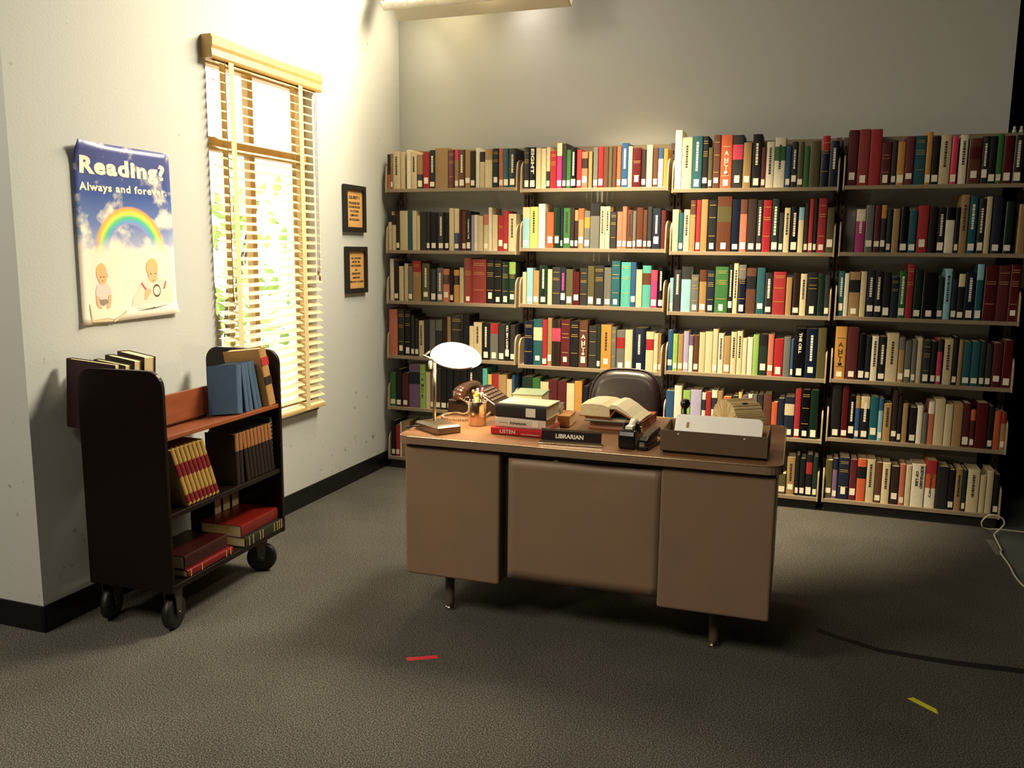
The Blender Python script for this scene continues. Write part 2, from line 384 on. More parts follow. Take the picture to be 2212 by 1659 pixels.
def ptext(name, s, uc, vc, wu, hv, bold, m):
    vs, fs, tw, th = text_geo(s, bold, 1.0, 1.13); mb = MB()
    mb.add([pos(uc + x/tw*wu, vc + y/th*hv, 0.0012) for x, y in vs], fs); return mb.build(name, m, po)
white_ink = mat('ink_white', 'f4ead4', rough=0.4)
ptext('title_lettering', 'Reading?', 0.50, 0.862, 0.88, 0.125, 0.048, white_ink)
ptext('subtitle_lettering', 'Always and forever.', 0.50, 0.752, 0.90, 0.058, 0.034, white_ink)
def ppoly(mb, pts, col, off=0.001):
    mb.add([pos(u/100.0, v/100.0, off) for u, v in pts], [tuple(range(len(pts)))], col)
def ell(cx, cy, rx, ry, n=18): return [(cx+rx*math.cos(2*PI*i/n), cy+ry*math.sin(2*PI*i/n)) for i in range(n)]
prm = mat('poster_figures', attr=True, rough=0.4)
skin = lin('ecba8c'); hair = lin('e8c07e'); shirt = lin('e3d3cc'); nap = lin('9a8a80'); dk = lin('6a5040'); page = lin('efe3cc'); edge_ = lin('c8b48e'); red = lin('d0605c')
kid = MB()
ppoly(kid, ell(21.5, 28.4, 5.2, 5.3), hair, .0010); ppoly(kid, ell(22.0, 26.0, 4.6, 4.4), skin, .0012); ppoly(kid, ell(26.8, 26.6, .9, 1.2), skin, .0011)
ppoly(kid, [(17.0, 22.0), (26.5, 22.0), (29.5, 18.5), (29.5, 15.5), (27, 15.3), (25.5, 13.2), (18.5, 13.2), (17.4, 15.2), (15.0, 15.6), (15.0, 18.5)], shirt, .0011)
ppoly(kid, [(18.6, 13.2), (25.4, 13.2), (26.5, 11.0), (22.0, 9.6), (18.0, 11.0)], nap, .0010)
ppoly(kid, [(15.0, 15.6), (17.6, 15.2), (18.2, 11.5), (21.0, 8.0), (19.0, 7.0), (16.2, 8.6), (15.2, 11.5)], skin, .0013)
ppoly(kid, [(29.6, 15.5), (27.0, 15.2), (26.6, 11.5), (23.4, 8.0), (25.0, 6.8), (28.0, 8.4), (29.4, 11.5)], skin, .0013)
ppoly(kid, ell(20.3, 26.0, .8, .3), dk, .0015); ppoly(kid, ell(23.4, 25.9, .8, .3), dk, .0015); ppoly(kid, ell(22.0, 23.7, 1.0, .3), lin('b87860'), .0015)
kid.build('printed_toddler', prm, po)
boy = MB()
ppoly(boy, [(50, 7.5), (52, 12.5), (58, 17.5), (63, 22.5), (70, 24.0), (80, 24.0), (88, 21.5), (93, 17.0), (95.5, 12.0), (95.5, 7.5)], lin('ecdcc8'), .0010)
for q in ([(60.5, 20.5), (62, 21.2), (67, 16.5), (65.5, 15.6)], [(87.5, 20.8), (89.3, 21.0), (86.0, 14.6), (80.5, 13.6), (80.5, 15.4), (84.8, 16.2)], [(59, 8.2), (61.0, 8.2), (60.4, 12.0), (58.8, 11.5)], [(85.5, 9.2), (87.5, 9.2), (87.2, 12.0), (85.7, 12.0)], [(70, 10.2), (82, 10.2), (82, 11.6), (70, 11.2)]): ppoly(boy, q, red, .0011)
ppoly(boy, ell(73.8, 29.8, 6.6, 5.6), hair, .0012); ppoly(boy, ell(74.2, 25.6, 5.3, 5.2), skin, .0013)
ppoly(boy, ell(72.2, 26.0, 1.0, .3), dk, .0015); ppoly(boy, ell(76.8, 26.0, 1.0, .3), dk, .0015); ppoly(boy, ell(74.6, 21.8, 1.3, .3), lin('b87060'), .0015)
ppoly(boy, [(64.5, 16.0), (70.5, 17.0), (71.5, 15.0), (68.0, 12.5), (65.2, 9.6), (63.2, 11.0)], skin, .0014)
o_ = ell(77.6, 15.4, 4.2, 4.0); i_ = ell(77.6, 15.4, 3.5, 2.8)
boy.add([pos(u/100, v/100, .0016) for u, v in o_ + i_], [(k, (k+1) % 18, 18+(k+1) % 18, 18+k) for k in range(18)], lin('5a4638'))
ppoly(boy, i_, lin('f2e6d6'), .0015)
boy.build('printed_boy', prm, po)
pb = MB()
ppoly(pb, [(8, 11.5), (16, 9.5), (28, 9.0), (40, 7.0), (44, 5.6), (30, 1.4), (24, 2.6), (9.0, 2.2)], page, .0009); ppoly(pb, [(9.0, 2.2), (24, 2.4), (29.6, 0.7), (28, 0.2), (9.0, 1.0)], edge_, .0011); ppoly(pb, [(29.6, .4), (44, 5.8), (43.5, 4.2), (30.2, -.4)], edge_, .0011)
ppoly(pb, [(8, 11.5), (9.2, 11.2), (10.2, 1.6), (9.0, 1.0)], edge_, .0011); ppoly(pb, [(9, 1.1), (28, .3), (27.8, -.3), (9, .4)], dk, .0012)
ppoly(pb, [(54, 6.2), (63, 8.6), (72, 7.6), (82, 8.6), (90, 6.4), (78, 5.2), (72, 5.4), (66, 5.0)], page, .0016); ppoly(pb, [(52.5, 4.4), (71.5, 5.2), (72.5, 5.8), (74, 5.2), (90, 6.2), (74.5, 4.6), (71.5, 4.5)], dk, .0017)
pb.build('printed_book', prm, po)

# ------------------------------------------------------------------ framed notices
frm = mat('frame_black', '1d1a17', rough=0.45); papm = mat('notice_paper', 'd9ad68', rough=0.8, noise=(20, 'cb9c58', 0.3)); inkm = mat('ink_brown', '4a2c1c', rough=0.8)
def notice(y0, y1, z0, z1, lines, label):
    t = thing('picture_frame', label, 'framed sign', (XW, (y0+y1)/2, z0), 0, 'framed notices beside the window'); w = 0.030
    m = MB()
    for a, b in (((y0, z0), (y1, z0+w)), ((y0, z1-w), (y1, z1)), ((y0, z0+w), (y0+w, z1-w)), ((y1-w, z0+w), (y1, z1-w))): m.box((XW+.001, a[0], a[1]), (XW+0.024, b[0], b[1]))
    m.build('frame', frm, t, bevel=0.003)
    MB().box((XW+.001, y0+w-.002, z0+w-.002), (XW+0.010, y1-w+.002, z1-w+.002)).build('paper', papm, t)
    m = MB()
    for s, zf, wf, hf in lines: put_text(m, s, (XW+0.0108, (y0+y1)/2, z0+w+(z1-z0-2*w)*zf), (0,1,0), (0,0,1), (y1-y0-2*w)*wf, (z1-z0-2*w)*hf, 0.05)
    m.build('lettering', inkm, t)
    MB().box((XW+0.0135, y0+w-.001, z0+w-.001), (XW+0.0145, y1-w+.001, z1-w+.001)).build('glass', MATS_GLASS, t)
MATS_GLASS = bpy.data.materials['window_glass']
notice(-0.487, -0.234, 1.548, 1.826, [('QUIET !', .80, .66, .10), ('PLEASE BE', .655, .66, .065), ('COURTEOUS', .55, .70, .065), ('TO OTHER', .435, .58, .065), ('LIBRARY', .325, .50, .06), ('PATRONS !', .205, .62, .065)], 'upper black framed sign reading QUIET ! on the left wall')
notice(-0.476, -0.226, 1.180, 1.462, [('ALL BOOKS', .82, .62, .055), ('MUST BE', .72, .50, .055), ('RETURNED', .615, .62, .055), ('OR', .50, .17, .055), ('RENEWED', .40, .56, .055), ('BEFORE', .29, .44, .055), ('LIBRARY CLOSES', .18, .90, .05)], 'lower black framed sign of seven text lines on the left wall')
# shelf, then per book: left edge, width, height in mm, colours and marks
SHELF_BOOKS = {
 (0, 1): (1.829, "9.1 28.8 216.5 ch_sa/;38.4 20 220 tn/l;59.4 50 233.5 cr/k;110.3 30.8 230.3 cr/k;154.4 29.7 241.4 wh^wh/k;186.5 38.5 232.2 cr/k;227.3 40.6 210.6 tn_ch/l;269.3 44.1 223.8 rd/l;315.8 37 234.8 ch/lt;355.1 86.2 245.2 tn/;443.1 41.4 231.2 pl/g;486.3 27.6 234.2 tn^pk/l;514.9 40.6 231.2 br/lt;556.3 35 230.1 tn/l;593.6 31.3 221.1 dbr/lt;626.2 26.7 240.3 wh/k;654.7 33.7 215.4 cr^ch/g;690.2 46.8 230.2 cr^tn/g;738.7 38.6 232.9 dg/lg;779.5 29.7 231.9 sa/l;810.5 33.1 230.9 te/l;845.3 45 229.8 ch/lt"),
 (0, 2): (1.444, "8.7 36.3 246.6 cr^ch/k;46.5 29 221.1 cr^dbr/;76.9 25 242.1 dbr/l;103.4 57 248.2 cr/;161.8 28.6 247.9 te/t;191.8 29.4 247.8 cr/k;222.1 23.6 218.3 cr/k;248.1 42.4 241.2 ch/;291.9 23.4 241.8 ch/lt;317.2 46.7 237.5 bk/l;365.3 52.4 238.5 bk/lt;419.1 29.1 236.2 bk/l;449.6 34.5 262.8 cr/;485.5 31.6 260.5 cr_bl/l;518 15.5 250.1 mr/;534.9 30.5 245.9 br/l;567.6 28.6 243.7 dbr/l=CLEARING THE;598 20.3 219 lv/;619.7 23.9 220.9 wh/k;644.9 33.2 214.7 cr/g;680.4 32.6 222.7 cr^sa/l;714.4 22.7 265.2 wh/;738.9 34.2 220.4 cr/;774.8 38 214.2 rd/lg;814.1 29 244.4 rd/lt;844.9 52.1 226 cr/k"),
 (0, 3): (1.118, "26.4 29.3 269.9 wh/k;57.1 32.6 253.1 dbr/l;93.6 32.4 222.7 cr/k;132.3 27.5 241.3 cr/k;162.2 28.8 224.6 gy/l;192.4 58.3 259.4 tn^rd/g;261.2 51.2 243.3 ol/lt;314.8 47.1 209.3 nv/l;363.3 40.8 217.2 gy/lt;406 44.8 210.7 sa*br/l;453 24.6 212.2 bk/lt;479 38.8 206.4 go*dbr/;520.2 27.2 220.8 cr/;549.2 55 280.7 bk2/lg;605.9 93.5 273.4 bk2/g;702.6 50.4 272.3 bk/lg;754.7 48.7 270.9 bk/lg;805.6 44.4 261.2 dg/lg;852.7 45.9 259.9 dg^lg/lg"),
 (0, 4): (0.76, "19.3 60.5 300.3 sa/;81.8 46 297.7 bk/lg;129.8 43.8 297.1 bk/lg;178.4 24.2 267.9 ch/lt;203.6 28 247.1 dbr/l;234 35.1 233.1 cr/k;271 37.3 241 ch/;310.7 39.5 240.3 gy/l;351.7 46.9 241.9 ch^gy/k;400.9 32.1 247.7 dbr/t;434.4 24.4 263.8 tn/k;460.7 79.4 276.3 bk/g;541.9 42.6 282.7 bk/t;586.4 28.6 209.6 cr/;616.4 55.5 236.7 cr/k;673.8 54.7 234.6 bk/lt;730.3 51.6 234.5 gy^rd/l;784.1 44.1 230.1 ch/l;829.6 29.6 239.9 bk/l=KILL BIN LADEN;863.6 32.6 228.7 ch/l"),
 (0, 5): (0.418, "17.4 44.8 222 gn/l;63.7 43 249.1 bk/l;108.2 47.7 225 mr/l;157.9 81 287.3 pu*nv/;240.4 39.7 288.8 lg/=A MCI S;281.6 30.9 241 cr/;313.9 21.6 233.7 gy/l;338 51.2 266.7 ch/l;390.6 40.5 280.2 bk/lt;432.6 42.2 284.7 bk/lt;476.6 46.7 289.4 bk/t;524.7 45.9 292 bk/t;572.5 59.6 294.9 bk/t;633.9 43.5 291.3 bk/g;679.3 32.2 287.1 tq/t;713.8 27.1 250.2 ye/;742.3 44.8 254.4 rd/;788.4 52.2 253 tn/k;842.4 35.2 224.5 cr/k;879.9 30.6 253.4 bl/"),
 (0, 6): (0.078, "3 22.6 262.2 bk/lt;27.2 29.1 239.2 bk/lt;58.3 30 215.1 rd/l;89.8 14.5 234.3 wh/l;108.2 54.6 242.6 tn/"),
 (1, 1): (1.818, "942.4 32.7 245.3 ch/lg;977.6 36.9 244.2 bk/l=EIGHT;1016.9 31 238.8 cr/;1050.2 30.9 234.8 cr/;1083.5 22.7 241.4 cr_ch/l;1107.6 38.6 218.7 rd/g;1148.1 31.9 263.3 mg^cr/l;1181.9 24.8 260.2 ch/l;1208.1 26.1 222.6 gn/l;1236 32.5 234.7 bk/lt;1270.8 30 222.9 rd/lt;1302.2 36.3 209 sa*dbr/l;1342.2 22.9 209.4 tn/k;1371 28.3 233 gy/lt;1401.5 30.9 234.2 rd/l;1434.2 28.5 233.3 br/g;1464.5 21.6 232.5 ol/g;1487.5 23.3 233.1 br/g;1512.2 25.1 233.2 or/l;1539.9 39.2 251.2 bl/lt;1580.9 23.5 231.2 cr/;1606.2 49.4 221.7 mr/lg;1657 28.1 212.1 dbr/lt;1687.3 34.1 236.4 cr/l;1724.4 29.6 218.6 br/l;1755.3 27.7 217.7 wh^bl/;1784.8 43.6 212.5 go/k"),
 (1, 2): (1.465, "938.3 45.2 244.1 lb^cr/l;985 50.3 246 ye/k;1037.2 42.8 263.5 wh/;1092 41.5 214.1 or/l;1137.3 39.4 238.3 dg/lg;1178.1 15.1 237.3 nv/lt;1195.6 42.4 237.9 gn/lk;1239.4 24.4 237.7 dbr/l;1265.2 22.9 226.5 dbr^tn/l;1289.5 33.5 235.2 tn^or/l;1325.4 34.8 221.8 gy*go/l;1362 55.8 263.9 gy^ch/;1422.3 28.9 245.2 cr/k;1452.5 29.2 245 cr/k;1483.1 37.2 213.5 ch/g;1524 31.6 214.2 sa/l;1556.9 25.7 244.3 sa/l;1584 33.2 224.7 br/lk;1618.5 19.7 219.3 gy/l;1639.5 38.7 237.2 br/l;1680 23 224.1 br/l;1704.3 26 243.2 ch/l;1732.6 48.8 234.4 nv/lt;1783.5 38.9 222.6 mr/g"),
 (1, 3): (1.124, "941.8 24.6 194.3 cr/;968.3 40.2 220.1 lb/l;1009.9 37 204.7 tn/l;1048.4 52.3 237.4 dg/lt;1102.7 28 213 cr/;1132.1 52.3 227.3 ch/g;1185.8 32.4 226.6 nv/l=m;1219.7 43.7 216.4 ol/l;1264.7 39.2 202.3 mr/l;1305.8 46.9 224.6 ch/g;1354.1 40.6 237.4 ol/l;1397.5 56.1 240.4 ch/lg;1455 44.2 230.1 gy/l;1501.1 50.8 268.4 te/lg;1557.8 57.7 262.7 tq/g;1616.8 30.7 263.3 bl/l;1648.9 35.5 221.3 cr/;1685.7 49.2 244.7 tq*br/;1736.2 38.7 219.2 mg^pk/l;1780.2 36.7 237.4 bk/lt"),
 (1, 4): (0.745, "957.6 57.5 273.1 nv/g;1016.6 57.5 286.9 te*cr/l;1075.6 31.8 285.3 rd/l;1108.8 27.3 296.5 tn/l;1137.6 55.2 286.5 dbr*pk/;1194.3 57.7 288.6 mr/lg;1253.4 54.5 283.8 bk/g;1309.8 54.1 288.1 br/l=A HCI S;1368.6 50.4 258.3 ch/g;1420.4 23.9 259.8 dg/l;1446.2 63.4 268.3 go/lk;1511 28.3 256.5 gy/g;1541.1 51.1 237.9 gy*rd/l;1593.6 44.4 242.1 cr/l;1639.9 78.6 255.8 nv/lt;1719.8 46 235.1 cr*rd/;1767.1 26 226.3 cr/l;1794.5 21.9 224.3 tn/l"),
 (1, 5): (0.412, "947.6 65.1 255.9 dg/g;1014.3 49.7 251.9 gn/g;1065.7 53.2 229.8 cr/;1121.6 55.6 246.3 mr/;1179.4 55.2 243.5 mr/;1236.2 50.5 230.6 cr/k;1288.9 47 248.2 go/k;1338 36.1 220.8 bk/=Bieber's;1376.2 35.4 245.3 bk/g;1416.9 49.9 245.7 br/;1472.1 57.4 254.3 nv/;1534.7 46.6 252.7 dg/;1586.5 56.6 251 tn/;1648.2 56.1 259.8 ch/;1807.8 22.6 235.8 wh/"),
 (2, 1): (1.805, "1838.4 48.5 324.7 wh/l;1888.4 56.2 283.9 cr/k;1946 56.2 288.8 te/lt;2003.7 31.2 287.4 bk/lg;2037.2 24.1 224.9 ol/l;2062.7 39.3 292.1 br/lg;2104.7 61.5 290.3 or^or/l=A HCI S;2168 57.3 288.3 ch*pk/l;2227.6 42.9 246.1 tn/l;2275 48.4 289.3 bk/lt;2325.2 23.6 218 pl/l;2350.2 41.7 246.9 wh/k;2393.7 56.9 267.5 wh*gn/k;2452.8 28 221.7 bl/l;2483.4 30.5 242.9 ch/lt;2515.3 31.3 241.9 ol/l;2548.2 28.5 218 gn/g;2578.5 52 243.1 ol/;2635.6 41 267.7 nv^rd/g;2679.2 44.9 240.1 nv/t"),
 (2, 2): (1.454, "1837.1 47.2 236.2 cr/;1885.7 25.9 218.5 te/lt;1913.5 33.4 235.8 cr/k;1948.8 30.9 287 tn^br/g;1982.1 26.5 288.1 rd/l;2010.5 36.7 291 tn/;2049.1 48.7 286 bk/lg;2099.6 78.9 306.1 br*ol/l;2180.8 43.7 290.7 nv/l;2226.4 38.4 288.9 sa^br/l;2266.6 49.1 290.8 dbr/l;2317.5 29.8 285.8 ch/lt;2349.1 45.4 284.5 rd/g;2396.8 38 291.8 dg/lt;2437 24.9 215.9 ch/l;2463.7 31 241.5 cr/k;2499.1 37.9 248 bk/lt;2538.8 29 243.3 cr^lb/;2569.5 22.7 266.9 dbr/l;2593.5 23.1 289 rd/l;2617.9 19.1 288.8 bk/l;2638.2 44.1 291.6 rd/lg;2685.7 43.8 241.4 ol/l"),
 (2, 3): (1.107, "1839.5 30.2 192.5 lb/l;1871.7 39.8 240.4 ch/t;1913.5 55 258.9 lb^ch/;1970.3 43.1 214.4 gy/lg;2017.3 40 242.8 tn^br/l;2059.1 43.5 241.2 nv/lg;2105 72.8 262 gn/lg;2179.7 24.7 276 bk/lt;2206.3 26 282 cr/k;2234.1 41.1 274.6 nv^gy/lg;2278 53.3 257.6 br*bk/;2335 43.8 259.8 te/l;2381.5 39.9 232.7 ch/lt;2424.1 67.5 238.3 rd/g;2493.4 32.2 209.2 tn/;2530.9 35.5 235.3 dbr/l;2569.1 33.6 230 cr/k;2606.2 54 239.1 bk/lg;2662.4 32.7 235.3 dg/;2696.9 28.7 224.5 ch/l"),
 (2, 4): (0.758, "1844.5 34 236.9 bl/l;1880.4 27.5 216.2 lg/l;1909.9 29.3 215 tn/lk;1941.2 30.2 235.8 lv/l;1973.3 23.3 212.6 wh^pu/;1998.5 30.9 213.8 br/lt;2031.3 33.7 232.2 cr/;2066.9 40.7 238.7 cr/;2109 28.6 254.6 cr/l;2139 30.8 231.7 wh/k;2171.7 36.8 215.4 tn/l;2210.4 32.9 241.9 cr/k;2245.2 29 248 cr/k;2275.6 25.6 210 cr/k;2303.1 29.7 214.6 wh/;2334.2 31.4 231.7 lg/;2367 46.9 233.4 dg^bk/l;2415.7 31.1 237.4 sa/l;2448.6 50 213.2 rd/l;2500.4 37 224.6 gy/;2539.2 16.2 214 bl/l;2557.2 59.1 276.6 bk/l=THE CELL;2618.1 58.6 276.6 nv/lt;2678.4 49.3 281.1 ol/"),
 (2, 5): (0.412, "1849.4 47.8 224.8 bl/;1898.7 44 257.8 wh/;1950.1 42.7 232 lg/g;1994.8 61.5 239.4 lv/;2061.2 22.3 225.1 wh*ch/;2084.9 29.5 234.2 rd/;2116.3 31.8 243.7 wh*ch/;2150 29.7 240.8 tn/;2182.6 45.8 211.5 or/;2233.1 33.2 219.3 ch/;2267.7 20.3 240.7 ye/;2289.9 30.6 225.4 pu/;2322.3 23.9 233.2 wh/;2347.2 24.3 233.8 gy/;2373.3 31.6 235.7 ch/;2406.8 45.3 240.8 br/;2454 32.2 197.6 or/;2488.1 34.8 221.7 nv/;2524.7 52.8 234.3 nv*cr/l;2579.3 31.7 280.1 rd/l;2614.6 44.1 278 bk/lg;2661.4 43.4 278.5 dg/l"),
 (2, 6): (0.077, "2511.2 43.3 120 ol/l;2557.1 43.7 219.5 tn/lk;2603.3 21.4 236.1 bk/l;2627.3 30.1 218.5 bk/l;2660.5 34.4 241.8 bk*rd/l;2697.4 38.5 235.3 dg/lg"),
 (3, 1): (1.81, "2769.5 49.1 288.5 mr/l;2820.3 55.6 291.1 bk2/l;2877.6 56 289 rd/;2935.2 48 218.9 mr/lg;2986.1 25.5 228.7 ch/lt;3013.3 36.6 221.1 go/l;3052 40.2 246.1 pl/l;3094.6 53.4 248.8 te/g;3149.7 26.9 266.9 go/l;3178.3 35 244.2 bk/l;3214.9 49.7 247.9 cr/k;3267.3 29.7 241.3 pk/l;3305.8 36.7 246.4 wh/k;3347.3 58.6 227.5 br*mr/l;3409 30.3 236.6 ch/lt;3441.2 33.6 235.5 bk/l;3476.4 27.2 242.9 gn/l;3505.2 44.9 235.3 mr/l;3553.9 38.4 235.9 ch/lt"),
 (3, 2): (1.458, "2833.9 46.3 227.5 mg^wh/t;2882.3 39.1 248.9 gy/l;2925.3 30.4 246.3 pl/l;2957 26.8 248.4 ch^go/l;2987.2 23.7 227.9 dg/lt;3015.2 33.3 228.6 tn/;3054.8 35.7 240.9 bk/l;3095.1 37.1 220.6 te/l;3136 51.4 244.7 rd/l;3190.6 34.6 239.9 bk/;3231.7 35.2 235.2 bk/lt;3269.4 42.3 234.9 wh^bk/;3313.3 21 234.7 bk/l;3336.3 35.8 297.9 tn/k;3375.4 36.8 290.9 te/lt;3420.2 29.5 277.4 ch/lt;3452.8 26.1 287.9 cr/;3483.7 44.1 285.3 nv/l;3542.7 35.1 263.3 dg/l;3602.8 34.4 247.7 tn/"),
 (3, 3): (1.111, "2767.2 28.8 245.1 te/lt;2797.4 23.1 233.4 wh/k;2821.9 55.2 241.4 tn*bk/l;2879 30.2 244.6 cr/;2911.9 39.1 247.7 nv/lt;2952.4 35.7 243.5 bk/lt;2990.9 40.5 239.4 bk/l;3033.1 35.8 216.2 nv/g;3070.7 34.7 250.4 gn/lt;3107.2 33.6 286.7 rd/g;3144.4 37.8 261.1 dg/l;3185.7 70.7 243.2 bk/l;3259.1 29.5 218.2 dg/l;3290.3 32.8 265.9 lb/k;3325.6 28.3 212.4 nv/l;3355.2 31.2 240.2 bk^cr/l;3388.1 48.4 248.9 nv/lt;3438.2 32.1 291.5 te^lb/l;3476.2 58.6 287.6 mr/g;3536.5 54.8 286.2 mr/g;3593 47 291.5 mr/lg"),
 (3, 4): (0.764, "2769.7 58.2 288.6 go/l=A HCI S;2830.7 59.6 286.5 mr/l;2894 33.3 251.4 bk/l;2929.2 25.8 240.4 bk/lt;2957.7 33.9 244.2 wh/k;2995.2 35.6 240.9 bk/lt;3033 58.8 262.6 cr/k;3095 28.8 242.6 tn^gy/l;3125.6 31.8 224.5 gy/l;3159.6 23.2 228.2 gy/l;3184.1 26.2 243.9 cr/k;3212.1 39.8 228.5 ch/lg;3254.5 26.4 227.6 bk/l;3282.2 25 240.9 pk^ch/l;3315 41.8 242.6 cr/k;3358.5 24.3 256.1 bk/l;3384.5 20.7 242.8 tn/k;3407 37.8 232.2 te/l;3446.5 39.3 234 te/l;3487.5 26.4 237.9 dg/l;3515.5 28.8 220.3 ch/l;3546.9 44.6 231.5 mr/l;3594 49.3 247.8 mr/l"),
 (3, 5): (0.432, "2774.1 49.8 285.9 bk/l;2827.5 33.8 285.4 mr/l;2863.7 32.4 239.3 bk/lt;2897.9 24.5 241.2 bl^tn/l;2924.8 46.4 240.5 bk^cr/lt;2973.6 41.4 240.3 te/l;3017.3 23.5 233 lb^bl/l;3043.2 38.7 209.7 tn/k;3084.2 29.1 279 dbr/l;3115.1 20.3 249 bk/lt;3137.1 28.3 215.8 tn/k;3174.7 34.5 196.4 bk/l;3211.5 27.5 208.2 wh/;3240.6 23.4 169.1 gy/;3265.2 29.5 234 sa^wh/;3296.4 48 252.4 cr/;3346.6 37 227.3 cr/;3385.9 45.7 230.3 tn/;3433.9 34.4 236.3 mr/l;3469.9 23.7 204.3 mr^or/l;3495.8 54.9 244.3 mr/;3553.9 26.2 228.8 bk/l;3582.3 30.4 206.4 or/;3614.3 34 196.5 tn^rd/l"),
 (3, 6): (0.079, "2764.3 37 219.3 ol/l;2803.1 26.4 232.3 pu^nv/lt;2833.2 57.3 239.7 nv/lg;2892.9 36.3 234.2 pl/l;2931.7 45.7 241.5 or*bk/;2978.6 44.3 242.4 cr/k;3025.3 33.3 229.8 br/l;3060.4 40.8 230.1 cr/k;3105.9 41.2 214.9 dbr/l;3149.4 28.1 231.3 sa/l;3179.3 28.5 227.6 cr/;3209.6 65.4 238.6 wh/=BODYGUARD;3278.4 52.8 263.5 or^rd_wh/=Dictionary;3333.5 56.9 236.9 ch/;3392.7 30.5 222.1 bk/lt;3425.4 32.6 231.6 tn/k;3459.8 19.6 227.9 dg/l;3482.7 57.9 235.1 cr/k;3544 28.8 208 cr/;3575 32 236.3 cr/;3610.2 37.3 218 bk/l"),
}
# ------------------------------------------------------------------ steel library shelving
steel = mat('shelf_steel', '93836c', rough=0.42, spec=0.4, noise=(3, '8c7c66', 0.3)); brk = mat('bracket_steel', 'a8967c', rough=0.4); postm = mat('post_steel', '5f4f42', rough=0.5)
kickm = mat('kick_dark', '1b1a19', rough=0.6)
PITCH = 0.9144
SHELF_BOOKS[(1, 6)] = (0.078, '')
def bookcase(b, label):
    x0 = b*PITCH; x1 = x0 + PITCH
    t = thing('bookcase', label, 'bookcase', ((x0+x1)/2, 0.13, 0), 0, 'steel library bookcases along the back wall')
    for xx in ((x0+0.004, x0+0.034), (x1-0.034, x1-0.004)):
        p = MB(); p.box((xx[0], 0.205, 0.0), (xx[1], 0.262, 2.085)); p.build('upright', postm, t, bevel=0.002)
        q = MB(); zz = 0.12; xm = (xx[0]+xx[1])/2
        while zz < 2.05: q.box((xm-0.004, 0.2046, zz), (xm+0.004, 0.206, zz+0.022)); zz += 0.05
        o = q.build('slots', mat('slot_black', '0a0908', rough=0.9), t)
    MB().box((x0+0.034, 0.225, 1.99), (x1-0.034, 0.262, 2.085)).build('top_rail', postm if b > 5 else steel, t, bevel=0.002)
    MB().box((x0+0.02, 0.020, 0.001), (x1-0.02, 0.034, 0.062)).build('kick_plate', kickm, t)
    for s in range(1, 7):
        z = SHELF_BOOKS[(b, s)][0]
        m = MB(); m.box((x0+0.018, 0.0, z-0.021), (x1-0.018, 0.003, z)); m.box((x0+0.018, 0.003, z-0.003), (x1-0.018, 0.215, z)); m.box((x0+0.018, 0.003, z-0.021), (x1-0.018, 0.015, z-0.018))
        sh = m.build('shelf', steel, t, bevel=0.0012)
        for xa in (x0+0.0095, x1-0.0185):
            pr = [(-0.002, z-0.024), (0.200, z-0.024), (0.200, z+0.165), (0.06, z+0.165)]
            for k in range(1, 8):
                a = PI/2 + k*(PI/2)/7; pr.append((0.06+0.056*math.cos(a), z+0.105+0.06*math.sin(a)))
            pr.append((-0.002, z+0.03))
            MB().prism(pr, xa, xa+0.009, 'x').build('end_bracket', brk, sh, bevel=0.003)
    return t
for b, l in enumerate(('leftmost steel bookcase, in the corner beside the left wall', 'second steel bookcase from the left wall, behind the desk lamp and stacked books', 'third steel bookcase from the left wall, right of the leather chair', 'rightmost steel bookcase, darkest, at the open end of the wall')):
    bookcase(b, l)

# ------------------------------------------------------------------ books on the shelves
PAL = dict(wh=('e9e0cb', 'white'), cr=('d9c9a2', 'cream'), tn=('b0905e', 'tan'), br=('70462e', 'brown'), dbr=('3d2a22', 'dark brown'), bk=('161517', 'black'), ch=('3c3a3b', 'charcoal'),
  gy=('7b7a74', 'grey'), nv=('1d2a44', 'navy'), bl=('33618c', 'blue'), lb=('97c4d2', 'light blue'), te=('1f6a74', 'teal'), tq=('58b6ac', 'turquoise'), gn=('3c7a3c', 'green'), dg=('1f3c2e', 'dark green'),
  lg=('98bc5c', 'light green'), ol=('69633f', 'olive'), ye=('dcca66', 'yellow'), go=('cc9834', 'mustard'), sa=('cd7c5e', 'salmon'), rd=('b0232c', 'red'), mr=('681c22', 'maroon'), bk2=('a04038', 'brick red'),
  pl=('74343e', 'plum'), pk=('dc4468', 'pink'), mg=('b83c86', 'magenta'), pu=('866a8c', 'purple'), lv=('b4aecb', 'lavender'))
PAL['or'] = ('d4672c', 'orange')
def toned(h):
    c = [x**1.22 for x in lin(h)]; g = 0.3*c[0]+0.59*c[1]+0.11*c[2]; return tuple(g + (x-g)*0.88 for x in c)
def jit(c, k, rn): f = 1 + (rn.random()-0.5)*k; return tuple(max(0, min(1, x*f)) for x in c)
clothm = mat('book_cloth', attr=True, rough=0.62, bump=(700, 0.15), var=0.16, spec=0.35); jackm = mat('book_jacket', attr=True, rough=0.28, var=0.06)
pagem = mat('page_edges', 'e6d6ae', rough=0.8, noise=(160, 'cdbb90', 0.3)); labm = mat('call_label_paper', 'efe6d0', rough=0.7)
inkW = mat('title_white', 'e8dfc8', rough=0.5); inkG = mat('title_gold', 'c9a558', rough=0.35); inkK = mat('title_dark', '2a2320', rough=0.6); inkP = mat('title_pink', 'e0489a', rough=0.5)
def parse(spec):
    body, _, fl = spec.partition('/'); text = None
    if '=' in fl: fl, text = fl.split('=', 1)
    top = bot = blk = None
    if '*' in body: body, blk = body.split('*')
    if '_' in body: body, bot = body.split('_')
    if '^' in body: body, top = body.split('^')
    return body, top, bot, blk, fl, text
